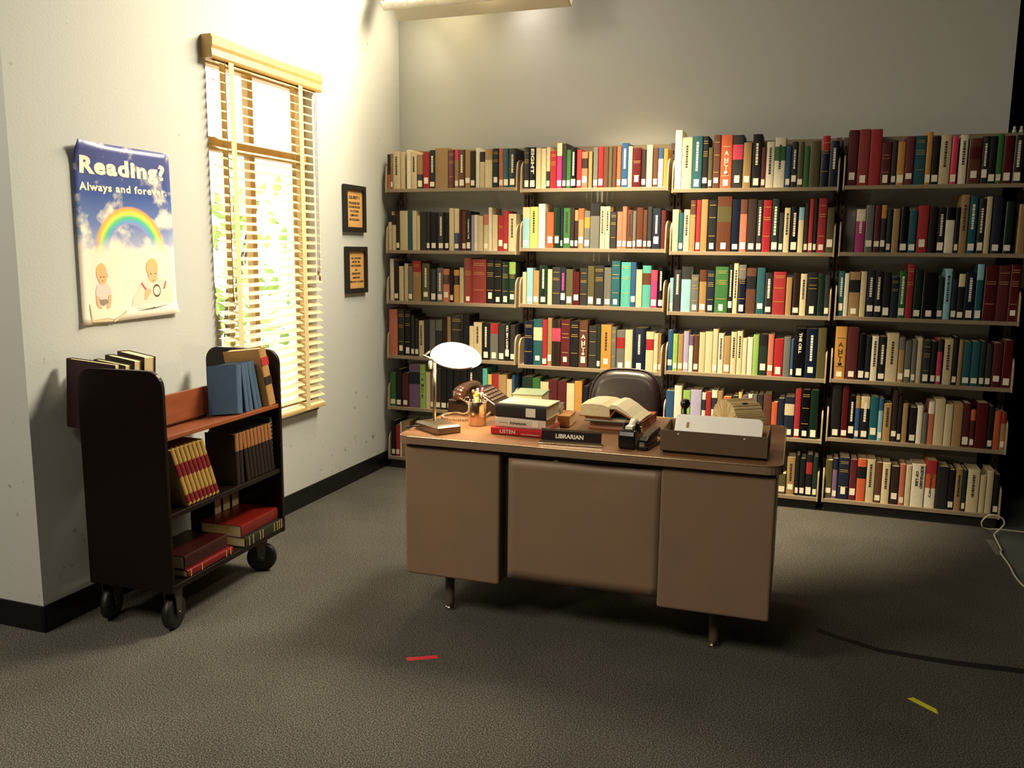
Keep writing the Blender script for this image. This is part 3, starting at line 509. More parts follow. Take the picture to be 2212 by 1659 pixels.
def cover_geo(mb, w, h, d, cols, M=None):
    """spine (rounded, coloured in bands) and two boards; local origin at the middle of the spine foot, spine facing -y"""
    base = cols[0][2]; t = min(0.0028, w*0.16); bulge = min(0.006, w*0.16)
    prof = [(-w/2, 0.004)] + [(-w/2*math.cos(PI*i/6)*1.0, 0.004 - (0.004+0)*math.sin(PI*i/6)*1.0 - 0*bulge) for i in range(1, 6)] + [(w/2, 0.004)]
    back = [(w/2, 0.0065), (-w/2, 0.0065)]
    for (z0, z1, c) in cols: mb.prism(prof + back, z0, z1, 'z', c, M)
    mb.box((-w/2, 0.0065, 0), (-w/2+t, d, h), base, M); mb.box((w/2-t, 0.0065, 0), (w/2, d, h), base, M)
def pages_geo(mb, w, h, d, M=None):
    t = min(0.0028, w*0.16); mb.box((-w/2+t, 0.007, 0.003), (w/2-t, d-0.004, h-0.003), None, M)
def bands(h, c, ct, cb, ck):
    L = []
    z = 0
    if cb: L.append((0, 0.42*h, cb)); z = 0.42*h
    zt = 0.72*h if ct else h
    if ck: L += [(z, 0.54*h, c), (0.54*h, 0.82*h if not ct else zt, ck)]; z = 0.82*h if not ct else zt
    if zt > z: L.append((z, zt, c))
    if ct: L.append((zt, h, ct))
    base = [(a, b, k) for a, b, k in L]
    base.sort(key=lambda q: 0 if q[2] == c else 1)
    return base
def title_geo(mb, w, h, kind, rn, M):
    """lines of lettering too small to read: short blocks along the spine"""
    e = -0.0004
    if kind == 'g':
        for zc in (0.90, 0.86, 0.70, 0.66, 0.62, 0.30):
            if rn.random() < 0.75:
                ww = w*(0.34 + 0.08*rn.random()); mb.box((-ww, e, h*zc), (ww, 0.0006, h*zc + h*0.008), None, M)
    else:
        z = h*(0.90-0.08*rn.random()); end = h*(0.34 + 0.1*rn.random()); ww = min(0.006, w*0.16)
        while z > end:
            l = h*(0.02+0.035*rn.random()); mb.box((-ww, e, z-l), (ww, 0.0006, z), None, M); z -= l + h*0.012
def spine_text(mb, s, w, h, M, dy=-0.0005):
    if s in ('A HCI S', 'A MCI S'):
        chars = ['A', s[2], s[3], s[4], 'S']; zs = (.66, .53, .455, .38, .29)
        o = M @ Vector((0, dy, 0))
        for c, zf in zip(chars, zs):
            if c == 'S': mb.lathe([(0.0001, 0), (w*0.18, 0), (w*0.18, 0.0005), (0.0001, 0.0005)], 10, M=M @ Matrix.Translation((0, dy, h*zf)) @ Matrix.Rotation(PI/2, 4, 'X')); continue
            put_text(mb, c, M @ Vector((0, dy, h*zf)), (1,0,0), (0,0,1), None, min(0.026, w*0.5), 0.02)
        for zf in (.78, .235): mb.box((-w*.34, dy, h*zf), (w*.34, 0.0006, h*zf+0.002), None, M)
    elif s == 'BODYGUARD':
        put_text(mb, 'BODYGUARD', M @ Vector((w*0.22, dy, h*0.70)), (0,0,-1), (1,0,0), h*0.52, w*0.22, 0.05)
        put_text(mb, 'OF LIES', M @ Vector((-w*0.12, dy, h*0.66)), (0,0,-1), (1,0,0), h*0.36, w*0.22, 0.05)
    else:
        f = {'EIGHT': (.66, .60, .56), 'Dictionary': (.46, .5, .34), 'THE CELL': (.70, .42, .26), 'KILL BIN LADEN': (.62, .62, .44), 'CLEARING THE': (.55, .5, .34), "Bieber's": (.60, .36, .5)}.get(s, (.6, .5, .4))
        put_text(mb, s, M @ Vector((0, dy, h*f[0])), (0,0,-1), (1,0,0), h*f[1], w*f[2], 0.03)

ORD = ['first', 'second', 'third', 'fourth', 'fifth', 'sixth', 'seventh', 'eighth', 'ninth', 'tenth', 'eleventh', 'twelfth']
BAY = ['leftmost bookcase', 'second bookcase', 'third bookcase', 'rightmost bookcase']
ROW = ['', 'top shelf', 'second shelf', 'third shelf', 'fourth shelf', 'fifth shelf', 'bottom shelf']
allb = []
HIDE = {(1, 5): lambda x: 0.35 if x < 1.30 else 0.0, (2, 5): lambda x: 0.35 if x < 2.42 else 0.9, (0, 5): lambda x: 0.9 if x < 0.30 else 0.45, (0, 6): lambda x: 0.3, (0, 4): lambda x: 1.0 if x < 0.26 or x > 0.56 else 0.6}
for (b, s), (z, data) in SHELF_BOOKS.items():
    if not data: continue
    row = []
    for it in data.split(';'):
        x, w, h, spec = it.split(' ', 3); row.append([float(x)/1000, float(w)/1000, float(h)/1000, spec])
    for r in row:     # keep clear of the end brackets
        lo, hi = b*PITCH + 0.0195, (b+1)*PITCH - 0.0195
        if r[0] < lo: r[1] -= lo - r[0]; r[0] = lo
        if r[0] + r[1] > hi: r[1] = hi - r[0]
    row = [r for r in row if r[1] > 0.008]
    cnt = {}
    for r in row: k = PAL[parse(r[3])[0]][1]; cnt[k] = cnt.get(k, 0) + 1
    seen = {}; hm = sum(r[2] for r in row)/len(row)
    for i, (x, w, h, spec) in enumerate(row):
        c, top, bot, blk, fl, text = parse(spec); cn = PAL[c][1]; seen[cn] = seen.get(cn, 0) + 1
        size = 'thick ' if w > 0.050 else ('slim ' if w < 0.026 else ('tall ' if h > hm+0.028 else ('short ' if h < hm-0.028 else '')))
        feat = ''
        if top and top != c: feat = ' with %s top band' % PAL[top][1]
        elif blk: feat = ' with %s title panel' % PAL[blk][1]
        elif bot: feat = ' with %s lower part' % PAL[bot][1]
        elif 'l' in fl: feat = ' with white call label'
        if text: feat = {'A HCI S': ' with stacked capitals', 'A MCI S': ' with stacked capitals', 'BODYGUARD': ' with heavy black capitals', 'Dictionary': ' with vertical Dictionary lettering', 'EIGHT': ' with large white capitals'}.get(text, ' with lettering down its spine')
        wh = 'only %s one' % cn if cnt[cn] == 1 else '%s %s one from left' % (ORD[seen[cn]-1], cn)
        lab = '%s%s book%s, %s, %s, %s' % (size, cn, feat, wh, ROW[s], BAY[b])
        if len(lab.split()) > 16: lab = '%s%s book, %s, %s, %s' % (size, cn, wh, ROW[s], BAY[b])
        vis = HIDE.get((b, s), lambda x: 1.0)(x); dist2 = (x-2.65)**2 + 25 + (z-1.44)**2
        allb.append(dict(b=b, s=s, x=x, w=w, h=h, z=z, spec=spec, label=lab, score=w*h*vis/dist2 + (1 if text and vis > .5 else 0)))
NIND = 281
order = sorted(range(len(allb)), key=lambda i: -allb[i]['score'])
keep = set(order[:NIND])
rest = MB(); restP = MB()
for i, k in enumerate(allb):
    rn = random.Random(1000+i)
    c, top, bot, blk, fl, text = parse(k['spec']); w, h = k['w'], k['h']; d = min(0.178, max(0.125, h*0.68 + rn.uniform(-0.012, 0.012)))
    base = jit(toned(PAL[c][0]), 0.22, rn); g = lambda q: jit(toned(PAL[q][0]), 0.15, rn) if q else None
    cols = bands(h, base, g(top), g(bot), g(blk))
    yb = 0.012 + rn.random()*0.007; loc = (k['x']+w/2, yb, k['z']+0.0003); M = Matrix.Translation(loc)
    wv = w - 0.0008
    if i in keep:
        t = thing('book', k['label'], 'book', loc, 0, 'books on the %s of the %s' % (ROW[k['s']], BAY[k['b']]))
        m = MB(); cover_geo(m, wv, h, d, cols, M); m.build('cover', jackm if rn.random() < 0.45 else clothm, t)
        m = MB(); pages_geo(m, wv, h, d, M); m.build('pages', pagem, t)
        if 'l' in fl:
            lw = min(wv*0.40, 0.014 if 'lg' not in fl else 0.012); z0 = rn.choice((0.012, 0.014, 0.03)); lh = rn.uniform(0.028, 0.042)
            MB().box((-lw, -0.0005, z0), (lw, 0.002, z0+lh), None, M).build('call_label', labm, t)
        m = MB(); im = None
        if text: spine_text(m, text, wv, h, M); im = inkK if c in ('wh', 'or', 'go', 'lg') and text != 'A HCI S' or c == 'go' else (inkW if c not in ('lg',) else inkK)
        if text == 'm': m = MB(); title_geo(m, wv*1.6, h, 't', rn, M); im = inkP
        if not text:
            for q, mm in (('t', inkW), ('k', inkK), ('g', inkG)):
                if q in fl: title_geo(m, wv, h, q, rn, M); im = mm
        if m.v: m.build('title_lettering', im, t)
    else:
        cover_geo(rest, wv, h, d, cols, M); pages_geo(restP, wv, h, d, M)
        if 'l' in fl:
            lw = wv*0.38; rest.box((-lw, -0.0005, 0.014), (lw, 0.002, 0.046), lin('efe6d0'), M)
for (b, s, xa, xb) in ((0, 6, .175, .88), (1, 6, .94, 1.79), (2, 6, 1.86, 2.49)):   # rows behind the desk
    rn = random.Random(b+70); x = xa
    while x < xb:
        w = rn.uniform(.02, .045); h = rn.uniform(.2, .26); z = SHELF_BOOKS[(b, s)][0]
        cover_geo(rest, w-0.001, h, .15, [(0, h, jit(toned(PAL[rn.choice(['bk', 'mr', 'cr', 'dg', 'tn', 'nv', 'br', 'gy'])][0]), .2, rn))], Matrix.Translation((x+w/2, 0.014, z+.0003)))
        pages_geo(restP, w-0.001, h, .15, Matrix.Translation((x+w/2, 0.014, z+.0003))); x += w
o = rest.build('shelved_books', clothm); o['kind'] = 'stuff'; o['label'] = 'the remaining slimmer or half hidden books filling the steel bookcases'; o['category'] = 'books'
pp = restP.build('pages', pagem, o); pp['kind'] = 'stuff'
# ------------------------------------------------------------------ steel desk
paint = mat('desk_paint', '92745c', rough=0.42, spec=0.4, noise=(5, '85705b', 0.3), bump=(900, 0.05))
lam = mat('desk_laminate', '8c6446', rough=0.36, noise=(3, '7d573a', 0.3))
def grain(m):
    nt = m.node_tree; N = nt.nodes; L = nt.links; tc = [n for n in N if n.type == 'TEX_COORD'][0]; nz = [n for n in N if n.type == 'TEX_NOISE'][0]
    mp = N.new('ShaderNodeMapping'); mp.inputs['Scale'].default_value = (1.5, 22, 6); L.new(tc.outputs['Object'], mp.inputs['Vector']); L.new(mp.outputs[0], nz.inputs['Vector'])
grain(lam)
trimm = mat('edge_metal', 'b39a78', rough=0.22, metal=0.85)
desk = thing('desk', 'brown steel office desk with woodgrain top carrying the lamp and books', 'desk', (1.862, -1.725, 0), math.radians(1.0))
MD = wm(desk)
ol = rrect(-0.716, -0.375, 0.716, 0.375, 0.055, 6)
MB().prism(rrect(-0.7115, -0.3705, 0.7115, 0.3705, 0.051, 6), 0.712, 0.737, 'z', None, MD).build('desktop', lam, desk)
em = MB(); inn = rrect(-0.7117, -0.3707, 0.7117, 0.3707, 0.0512, 6); n = len(ol)
rg = lambda o, z: [(p[0], p[1], z) for p in o]
em.rings([rg(inn, 0.7368), rg(ol, 0.7368), rg(ol, 0.706), rg(inn, 0.706)], True, False, None, False, MD)
em.build('edge_trim', paint, desk, bevel=0.002)
bd = MB(); o2 = rrect(-0.7165, -0.3755, 0.7165, 0.3755, 0.0555, 6); i2 = rrect(-0.7125, -0.3715, 0.7125, 0.3715, 0.0515, 6)
bd.rings([rg(i2, 0.7372), rg(i2, 0.7382), rg(o2, 0.7378), rg(o2, 0.7335)], True, False, None, True, MD); bd.build('metal_bead', trimm, desk)
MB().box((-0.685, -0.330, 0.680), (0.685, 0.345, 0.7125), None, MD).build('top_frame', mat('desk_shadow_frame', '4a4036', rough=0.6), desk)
for s in (-1, 1):
    xa, xb = (-0.688, -0.297) if s < 0 else (0.306, 0.697)
    MB().box((xa, -0.352, 0.176), (xb, 0.345, 0.697), None, MD).build('pedestal', paint, desk, bevel=0.010, seg=3)
    for k, (za, zb) in enumerate(((0.205, 0.42), (0.43, 0.555), (0.565, 0.685))):
        dr = MB().box((xa+0.02, 0.345, za), (xb-0.02, 0.362, zb), None, MD).build('drawer', paint, desk, bevel=0.004)
        MB().box(((xa+xb)/2-0.06, 0.362, zb-0.045), ((xa+xb)/2+0.06, 0.374, zb-0.03), None, MD).build('drawer_handle', trimm, dr, bevel=0.004)
mp_ = MB()   # modesty panel with a shallow dent
nx, nz_ = 24, 12; vs = []; fs = []
for j in range(nz_+1):
    for i in range(nx+1):
        u = i/nx; v = j/nz_; dent = 0.010*math.exp(-((u-0.62)/0.22)**2 - ((v-0.98)/0.16)**2) + 0.004*math.exp(-((u-0.45)/0.3)**2-((v-0.5)/0.3)**2)
        vs.append((-0.264 + 0.569*u, -0.340 + dent, 0.210 + 0.470*v))
for j in range(nz_):
    for i in range(nx): a = j*(nx+1)+i; fs.append((a, a+1, a+nx+2, a+nx+1))
o = mp_.add(vs, fs, None, True, MD).build('modesty_panel', paint, desk); sd = o.modifiers.new('t', 'SOLIDIFY'); sd.thickness = 0.012; sd.offset = 0
MB().box((-0.2965, -0.300, 0.20), (-0.264, 0.30, 0.69), None, MD).build('side_flange', mat('flange_shade', '1d1814', rough=0.7), desk)  # near black puts the shade between pedestal and panel into the colour
for lx, ly in ((-0.545, -0.238), (0.503, -0.222), (-0.545, 0.24), (0.503, 0.24)):
    M = MD @ Matrix.Translation((lx, ly, 0))
    lg = MB().lathe([(0.0165, 0.012), (0.0175, 0.03), (0.021, 0.19)], 16, None, M).build('leg', mat('leg_paint', '6f6150', rough=0.4, metal=0.3), desk)
    MB().lathe([(0.0195, 0.0), (0.021, 0.004), (0.0195, 0.012), (0.0165, 0.014)], 16, None, M).build('foot', mat('chrome', 'd8d0c0', rough=0.12, metal=1.0), lg)
chrome = MATS['chrome']; DZ = 0.7385

# desk lamp
lamp = thing('desk_lamp', 'lit desk lamp with white shade and square metal base on the desk corner', 'lamp', (1.2445, -1.95, DZ))
brushed = mat('brushed_metal', '8c7e6a', rough=0.3, metal=0.9)
P0 = Vector((1.308, -2.06, 0)); A = Vector((-0.141, 0.093, 0)); B = Vector((0.058, 0.079, 0)) * 1.05
def quad(i, z): return [tuple(P0 + A*a + B*b + Vector((0,0,z))) for a, b in ((i, i), (1-i, i), (1-i, 1-i), (i, 1-i))]
m = MB(); m.rings([quad(0, DZ), quad(0.0, DZ+0.024), quad(0.05, DZ+0.031), quad(0.16, DZ+0.034)], True, True, None, False); m.build('base', brushed, lamp, bevel=0.0015)
MB().tube([(1.2445, -1.95, DZ+0.033), (1.2445, -1.95, 1.012)], 0.0068, 14).build('pole', brushed, lamp)
MB().lathe([(0.0001, 0.012), (0.006, 0.012), (0.008, 0.0), (0.006, -0.02), (0.0001, -0.022)], 12, M=Matrix.Translation((1.230, -1.958, 1.000))).build('switch', mat('switch_white', 'eadfc8', rough=0.4), lamp)
Lc = Vector((1.318, -1.921, 1.024)); ax = Vector((0.221, 0.095, -0.030)).normalized()
side = Vector((0,0,1)).cross(ax).normalized(); upv = ax.cross(side).normalized()     # side points to the back (+y)
tilt = math.radians(34)
nrm = (upv*math.cos(tilt) - side*math.sin(tilt)).normalized()    # dome axis leans to the viewer, mouth opens down and back
crs = nrm.cross(ax).normalized()
def shade():
    rings = []; n = 24
    for k in range(11):
        ph = (PI/2)*k/10*1.0; r = math.cos(ph); zz = math.sin(ph)
        ring = []
        for i in range(n):
            a = 2*PI*i/n; ex = math.cos(a); ey = math.sin(a)
            tail = 1.0 if ex < 0 else 1.12
            ring.append(Lc + ax*(0.096*r*ex*tail) + crs*(0.064*r*ey) + nrm*(0.060*zz))
        rings.append(ring)
    return rings
m = MB(); m.rings(shade(), True, False); so = m.build('shade', mat('shade_glass', 'fff2d6', rough=0.3, emit=((1.0, 0.84, 0.58), 2.6)), lamp)
sd = so.modifiers.new('t', 'SOLIDIFY'); sd.thickness = 0.003; sd.offset = -1
m = MB(); ringp = [Lc + ax*(0.096*math.cos(2*PI*i/32)) + crs*(0.0695*math.sin(2*PI*i/32)) + nrm*0.004 for i in range(18, 33)]
m.tube([Vector((1.2445, -1.95, 1.010)), ringp[0]*0.5 + ringp[1]*0.5], 0.0028, 8); m.tube(ringp, 0.0026, 8)
lp = Vector((1.200, -1.972, 1.034)); m.tube([Vector((1.243, -1.951, 1.018)), lp, lp + Vector((0.008, 0.014, 0.002)), Lc - ax*0.10 + crs*0.02], 0.0036, 8)
m.build('shade_arm', brushed, lamp)
m = MB(); bc = Lc + nrm*0.012 - ax*0.005
m.lathe([(0.0001, -0.018), (0.012, -0.012), (0.017, 0), (0.012, 0.014), (0.0001, 0.02)], 14, M=Matrix.Translation(bc)); bo = m.build('bulb', mat('bulb_glow', 'fff0d0', emit=((1.0, 0.84, 0.58), 60.0)), lamp)
pl = bpy.data.lights.new('desk_lamp_light', 'POINT'); pl.energy = 7; pl.color = (1.0, 0.80, 0.50); pl.shadow_soft_size = 0.02
plo = bpy.data.objects.new('desk_lamp_light', pl); COL.objects.link(plo); plo.location = Lc - nrm*0.012
cord = MB().tube([(1.20, -1.995, DZ+0.016), (1.175, -2.005, DZ+0.014), (1.13, -1.975, DZ+0.004), (1.118, -1.90, 0.72), (1.118, -1.82, 0.5), (1.118, -1.72, 0.2), (1.112, -1.60, 0.006), (1.05, -1.2, 0.005)], 0.0028, 8)
cord.build('power_cord', mat('black_rubber', '0c0c0d', rough=0.45), lamp)

# pen cup and what stands in it
cc = Vector((1.373, -1.812, DZ))
cup = thing('pen_cup', 'shiny copper steel pen cup on the desk beside the telephone', 'pen cup', cc)
M = Matrix.Translation(cc)
MB().lathe([(0.0355, 0.0), (0.037, 0.002), (0.037, 0.099), (0.0362, 0.100), (0.035, 0.099), (0.035, 0.004)], 40, None, M).build('cup', mat('cup_steel', 'c2a68a', rough=0.2, metal=1.0), cup)
def pen(name, label, cat, a, b, r, m_, tip=None):
    t = thing(name, label, cat, a); a = Vector(a); b = Vector(b)
    MB().tube([a, a.lerp(b, .3), a.lerp(b, .86)], r, 10).build('barrel', m_, t); MB().tube([a.lerp(b, .86), b], [r*1.05, r*0.95], 10).build('cap', tip or m_, t)
plas = lambda n, h: mat(n, h, rough=0.3)
pen('pen', 'orange brown pen leaning left in the pen cup', 'pen', cc+Vector((0.012, 0.004, 0.006)), cc+Vector((-0.018, -0.004, 0.145)), 0.0048, plas('pen_orange', 'a85428'))
pen('pen', 'dark blue pen standing in the pen cup', 'pen', cc+Vector((0.008, 0.012, 0.006)), cc+Vector((-0.004, 0.012, 0.150)), 0.0045, plas('pen_blue', '26346a'), plas('pen_silver', 'b8b4c4'))
pen('pen', 'pink and white pen at the back of the pen cup', 'pen', cc+Vector((0.0, 0.016, 0.006)), cc+Vector((0.014, 0.024, 0.152)), 0.0048, plas('pen_pale', 'c8b8c8'), plas('pen_pink', 'c05878'))
pen('pen', 'black pen leaning right in the pen cup', 'pen', cc+Vector((-0.012, -0.008, 0.006)), cc+Vector((0.022, 0.004, 0.128)), 0.0045, plas('pen_black', '141214'))
pen('highlighter', 'yellow highlighter in the middle of the pen cup', 'marker', cc+Vector((-0.002, -0.012, 0.006)), cc+Vector((0.002, -0.010, 0.138)), 0.0085, plas('marker_yellow', 'dcd63c'))
sc = thing('scissors', 'steel scissors with their loops up on the right of the pen cup', 'scissors', cc+Vector((0.016, -0.004, 0.01)))
for s, cx, cz in ((1, 0.019, 0.118), (-1, 0.036, 0.112)):
    c0 = cc + Vector((cx, -0.008+0.006*s, cz)); m = MB(); m.tube([c0 + Vector((0.013*math.cos(2*PI*i/14), 0.003*math.sin(2*PI*i/14), 0.016*math.sin(2*PI*i/14))) for i in range(15)], 0.0022, 8)
    m.build('loop', chrome, sc); MB().tube([c0+Vector((-.004, 0, -.014)), cc+Vector((0.016, -0.004, 0.012))], [0.003, 0.0015], 6).build('blade', chrome, sc)
pclip = MB().tube([cc + Vector((-0.040 + 0.011*math.cos(2*PI*i/14), -0.010, 0.104 + 0.010*math.sin(2*PI*i/14))) for i in range(15)], 0.0016, 8)
t = tag(pclip.build('metal_ring', chrome), 'small wire ring on the left rim of the pen cup', 'ring')

# telephone
phb = mat('phone_plastic', '4a2c1c', rough=0.25, coat=0.3); phd = mat('phone_plastic_dark', '2c1c14', rough=0.3)
ph = thing('telephone', 'dark brown desk telephone with coiled cord behind the pen cup', 'telephone', (1.25, -1.50, DZ))
m = MB(); m.prism([(1.145, DZ), (1.372, DZ), (1.372, 0.785), (1.286, 0.842), (1.258, 0.842), (1.243, 0.795), (1.150, 0.795)], -1.60, -1.41, 'y'); m.build('body', phd, ph, bevel=0.004)
m = MB()
for r in range(4):
    for c in range(5): 
        a = Vector((1.296 + 0.0165*r, -1.585 + 0.032*c, 0.8370 - 0.0109*r)); m.box((0, 0, 0), (0.011, 0.02, 0.004), None, Matrix.Translation(a) @ Matrix.Rotation(math.atan2(0.057, 0.086), 4, 'Y'))
m.build('keys', mat('phone_keys', '7a6450', rough=0.5), ph)
m = MB(); path = []; rad = []
for k in range(13):
    f = k/12; path.append((1.208, -1.615 + 0.20*f, 0.822 + 0.022*math.sin(PI*f))); rad.append(0.021 + 0.011*abs(math.cos(PI*f))**1.5)
m.tube(path, rad, 14)
for yy in (-1.605, -1.425): m.lathe([(0.0001, -0.026), (0.026, -0.024), (0.031, -0.01), (0.028, 0.012), (0.0001, 0.02)], 16, M=Matrix.Translation((1.208, yy, 0.824)))
m.build('handset', phb, ph)
cp_ = [(1.208, -1.628, 0.815), (1.262, -1.640, 0.79), (1.268, -1.655, 0.757), (1.245, -1.652, DZ+.007), (1.212, -1.640, DZ+.007), (1.185, -1.665, DZ+.007), (1.176, -1.705, DZ+.007), (1.190, -1.748, DZ+.007), (1.240, -1.775, DZ+.007), (1.300, -1.762, DZ+.007), (1.340, -1.735, DZ+.007), (1.352, -1.66, DZ+.007), (1.35, -1.60, DZ+.012)]
def spline(P, n):
    P = [Vector(p) for p in P]; out = []
    for i in range(len(P)-1):
        p0, p1, p2, p3 = P[max(i-1, 0)], P[i], P[i+1], P[min(i+2, len(P)-1)]
        for k in range(n):
            t = k/n; out.append(0.5*((2*p1) + (p2-p0)*t + (2*p0-5*p1+4*p2-p3)*t*t + (3*p1-p0-3*p2+p3)*t**3))
    return out + [P[-1]]
sp_ = spline(cp_, 26); m = MB(); coil = []
for i, p in enumerate(sp_):
    t = (sp_[min(i+1, len(sp_)-1)] - sp_[max(i-1, 0)]).normalized(); a = t.cross(Vector((0,0,1))).normalized(); b = t.cross(a)
    ang = i*1.6; coil.append(p + a*0.0042*math.cos(ang) + b*0.0042*math.sin(ang))
m.tube(coil, 0.0026, 5); m.build('coiled_cord', mat('phone_cord', '8c7458', rough=0.4), ph)

# books lying on the desk
def lying(x0, y0, w, d, z0, th, rz, cols, label, page=pagem, group='books on the desk', extra=None, lab=None, flip=False, bm_=None, deckle=False):
    """book lying flat, spine to the viewer; x0, y0 = front left corner; w along x, d deep, th thick"""
    R = Matrix.Translation((x0, y0, z0)) @ Matrix.Rotation(rz, 4, 'Z')
    M = R @ Matrix.Translation((w, 0, th/2)) @ Matrix(((0, 0, -1, 0), (0, 1, 0, 0), (1, 0, 0, 0), (0, 0, 0, 1)))
    c = R @ Vector((w/2, d/2, 0)); t = thing('book', label, 'book', c, rz, group)
    m = MB(); spine, board = cols
    if flip:    # fore edge to the viewer
        F = R @ Matrix.Translation((0, d, th/2)) @ Matrix(((0, 0, 1, 0), (0, -1, 0, 0), (1, 0, 0, 0), (0, 0, 0, 1)))
        cover_geo(m, th, w, d, [(0, w, board)], F); m.build('cover', bm_ or clothm, t); m = MB(); pages_geo(m, th, w, d, F); m.build('pages', page, t); return t, R
    cover_geo(m, th, w, d, [(0, w, board)], M); o = m.build('cover', bm_ or clothm, t)
    if spine != board:
        m = MB(); prof = [(-0.0003, 0.022), (-0.0003, 0.004)] + [(th/2 - (th/2+0.0003)*math.cos(PI*i/6), 0.0036 - 0.0042*math.sin(PI*i/6)) for i in range(7)] + [(th+0.0003, 0.004), (th+0.0003, 0.022)]
        m.rings([[R @ Vector((-0.0004, y, z)) for z, y in prof], [R @ Vector((w+0.0004, y, z)) for z, y in prof]], False, False, spine); m.build('spine', bm_ or clothm, t)
    m = MB(); pages_geo(m, th, w, d, M); m.build('pages', page, t)
    if lab:
        u0, u1, v0, v1 = lab; MB().box((w*u0, -0.0012, th*v0), (w*u1, 0.002, th*v1), None, R).build('call_label', labm, t)
    return t, R
L_ = lin
t, R = lying(1.487, -1.957, 0.228, 0.185, DZ, 0.0285, math.radians(-1.0), (L_('b8222c'), L_('b8222c')), 'red book with LISTEN on its spine, at the bottom of the front stack', bm_=jackm)
m = MB(); put_text(m, 'LISTEN', R @ Vector((0.070, -0.0012, 0.0145)), (1,0,0), (0,0,1), 0.062, 0.0135, 0.01); m.box((0.125, -0.001, 0.008), (0.200, 0.001, 0.0095), None, R); m.build('title_lettering', inkW, t)
t, R = lying(1.502, -1.948, 0.205, 0.180, DZ+.029, 0.038, math.radians(0.6), (L_('e2d2bc'), L_('e2d2bc')), 'white book with Adventures on its spine, in the middle of the front stack', bm_=jackm, lab=(0.74, 0.86, 0.2, 0.8))
m = MB(); put_text(m, 'Adventures', R @ Vector((0.093, -0.0012, 0.019)), (1,0,0), (0,0,1), 0.066, 0.0125, 0.01); put_text(m, 'Approaching', R @ Vector((0.033, -0.0012, 0.018)), (1,0,0), (0,0,1), 0.034, 0.005, 0); m.build('title_lettering', inkK, t)
t, R = lying(1.503, -1.945, 0.208, 0.165, DZ+.0675, 0.052, math.radians(-2.0), (L_('2c2826'), L_('d8c8a8')), 'thick black spined book with square white label, on top of the front stack', lab=(0.60, 0.79, 0.16, 0.80))
lying(1.565, -1.735, 0.175, 0.135, DZ, 0.046, math.radians(3), (L_('b07840'), L_('b07840')), 'tan book lowest in the pile behind the front stack')
lying(1.500, -1.725, 0.195, 0.150, DZ+.0465, 0.024, math.radians(10), (L_('6a5a4c'), L_('6a5a4c')), 'grey brown book under the thick green book')
lying(1.497, -1.742, 0.128, 0.165, DZ+.071, 0.055, math.radians(6), (L_('8a9a78'), L_('98a684')), 'thick pale green book with yellowed pages, on top of the rear pile', flip=True)
lying(1.815, -1.700, 0.220, 0.29, DZ, 0.033, math.radians(-1), (L_('c06038'), L_('c06038')), 'salmon orange book under the open book, lowest of its pile', flip=True, page=mat('page_pinkish', 'b88a70', rough=0.8))
lying(1.803, -1.728, 0.172, 0.125, DZ+.0335, 0.020, math.radians(2), (L_('3c5a52'), L_('3c5a52')), 'thin dark green and maroon book under the open book', flip=True, page=mat('page_pale', 'dcc0a8', rough=0.8))
# open book
ob = thing('book', 'open book lying spread on the pile in front of the leather chair', 'book', (1.91, -1.62, DZ+.054), 0, 'books on the desk')
zb = DZ+0.0545
m = MB(); prof = [(1.787, zb+0.003), (1.787, zb+0.043), (1.80, zb+0.049), (1.835, zb+0.052), (1.875, zb+0.050), (1.905, zb+0.041), (1.908, zb+0.003)]
m.rings([[(x + 0.012*k, -1.735 + 0.205*k, z + 0.006*math.sin(PI*k)) for x, z in prof] for k in (0, 0.25, 0.5, 0.75, 1)], True, True, None, False)
o = m.build('left_pages', [pagem], ob)
m = MB(); top = [(1.900, zb+0.041), (1.912, zb+0.052), (1.935, zb+0.050), (1.97, zb+0.030), (2.00, zb+0.008), (2.028, zb-0.008)]; bot = [(2.026, zb-0.013), (1.998, zb+0.001), (1.965, zb+0.019), (1.930, zb+0.036), (1.906, zb+0.034)]
m.rings([[(x + 0.012*k, -1.732 + 0.20*k, z + 0.004*math.sin(PI*k)) for x, z in top+bot] for k in (0, 0.25, 0.5, 0.75, 1)], True, True, None, False); m.build('right_pages', mat('page_open', 'ecdcb4', rough=0.75), ob)
m = MB(); cv = [(1.784, zb+0.003), (1.784, zb), (1.91, zb), (1.93, zb+0.030), (2.03, zb-0.018), (2.032, zb-0.014), (1.928, zb+0.034), (1.905, zb+0.003)]
m.rings([[(x + 0.012*k, -1.738 + 0.213*k, z) for x, z in cv] for k in (0, 1)], True, True, L_('a05a30'), False); m.build('cover', clothm, ob)

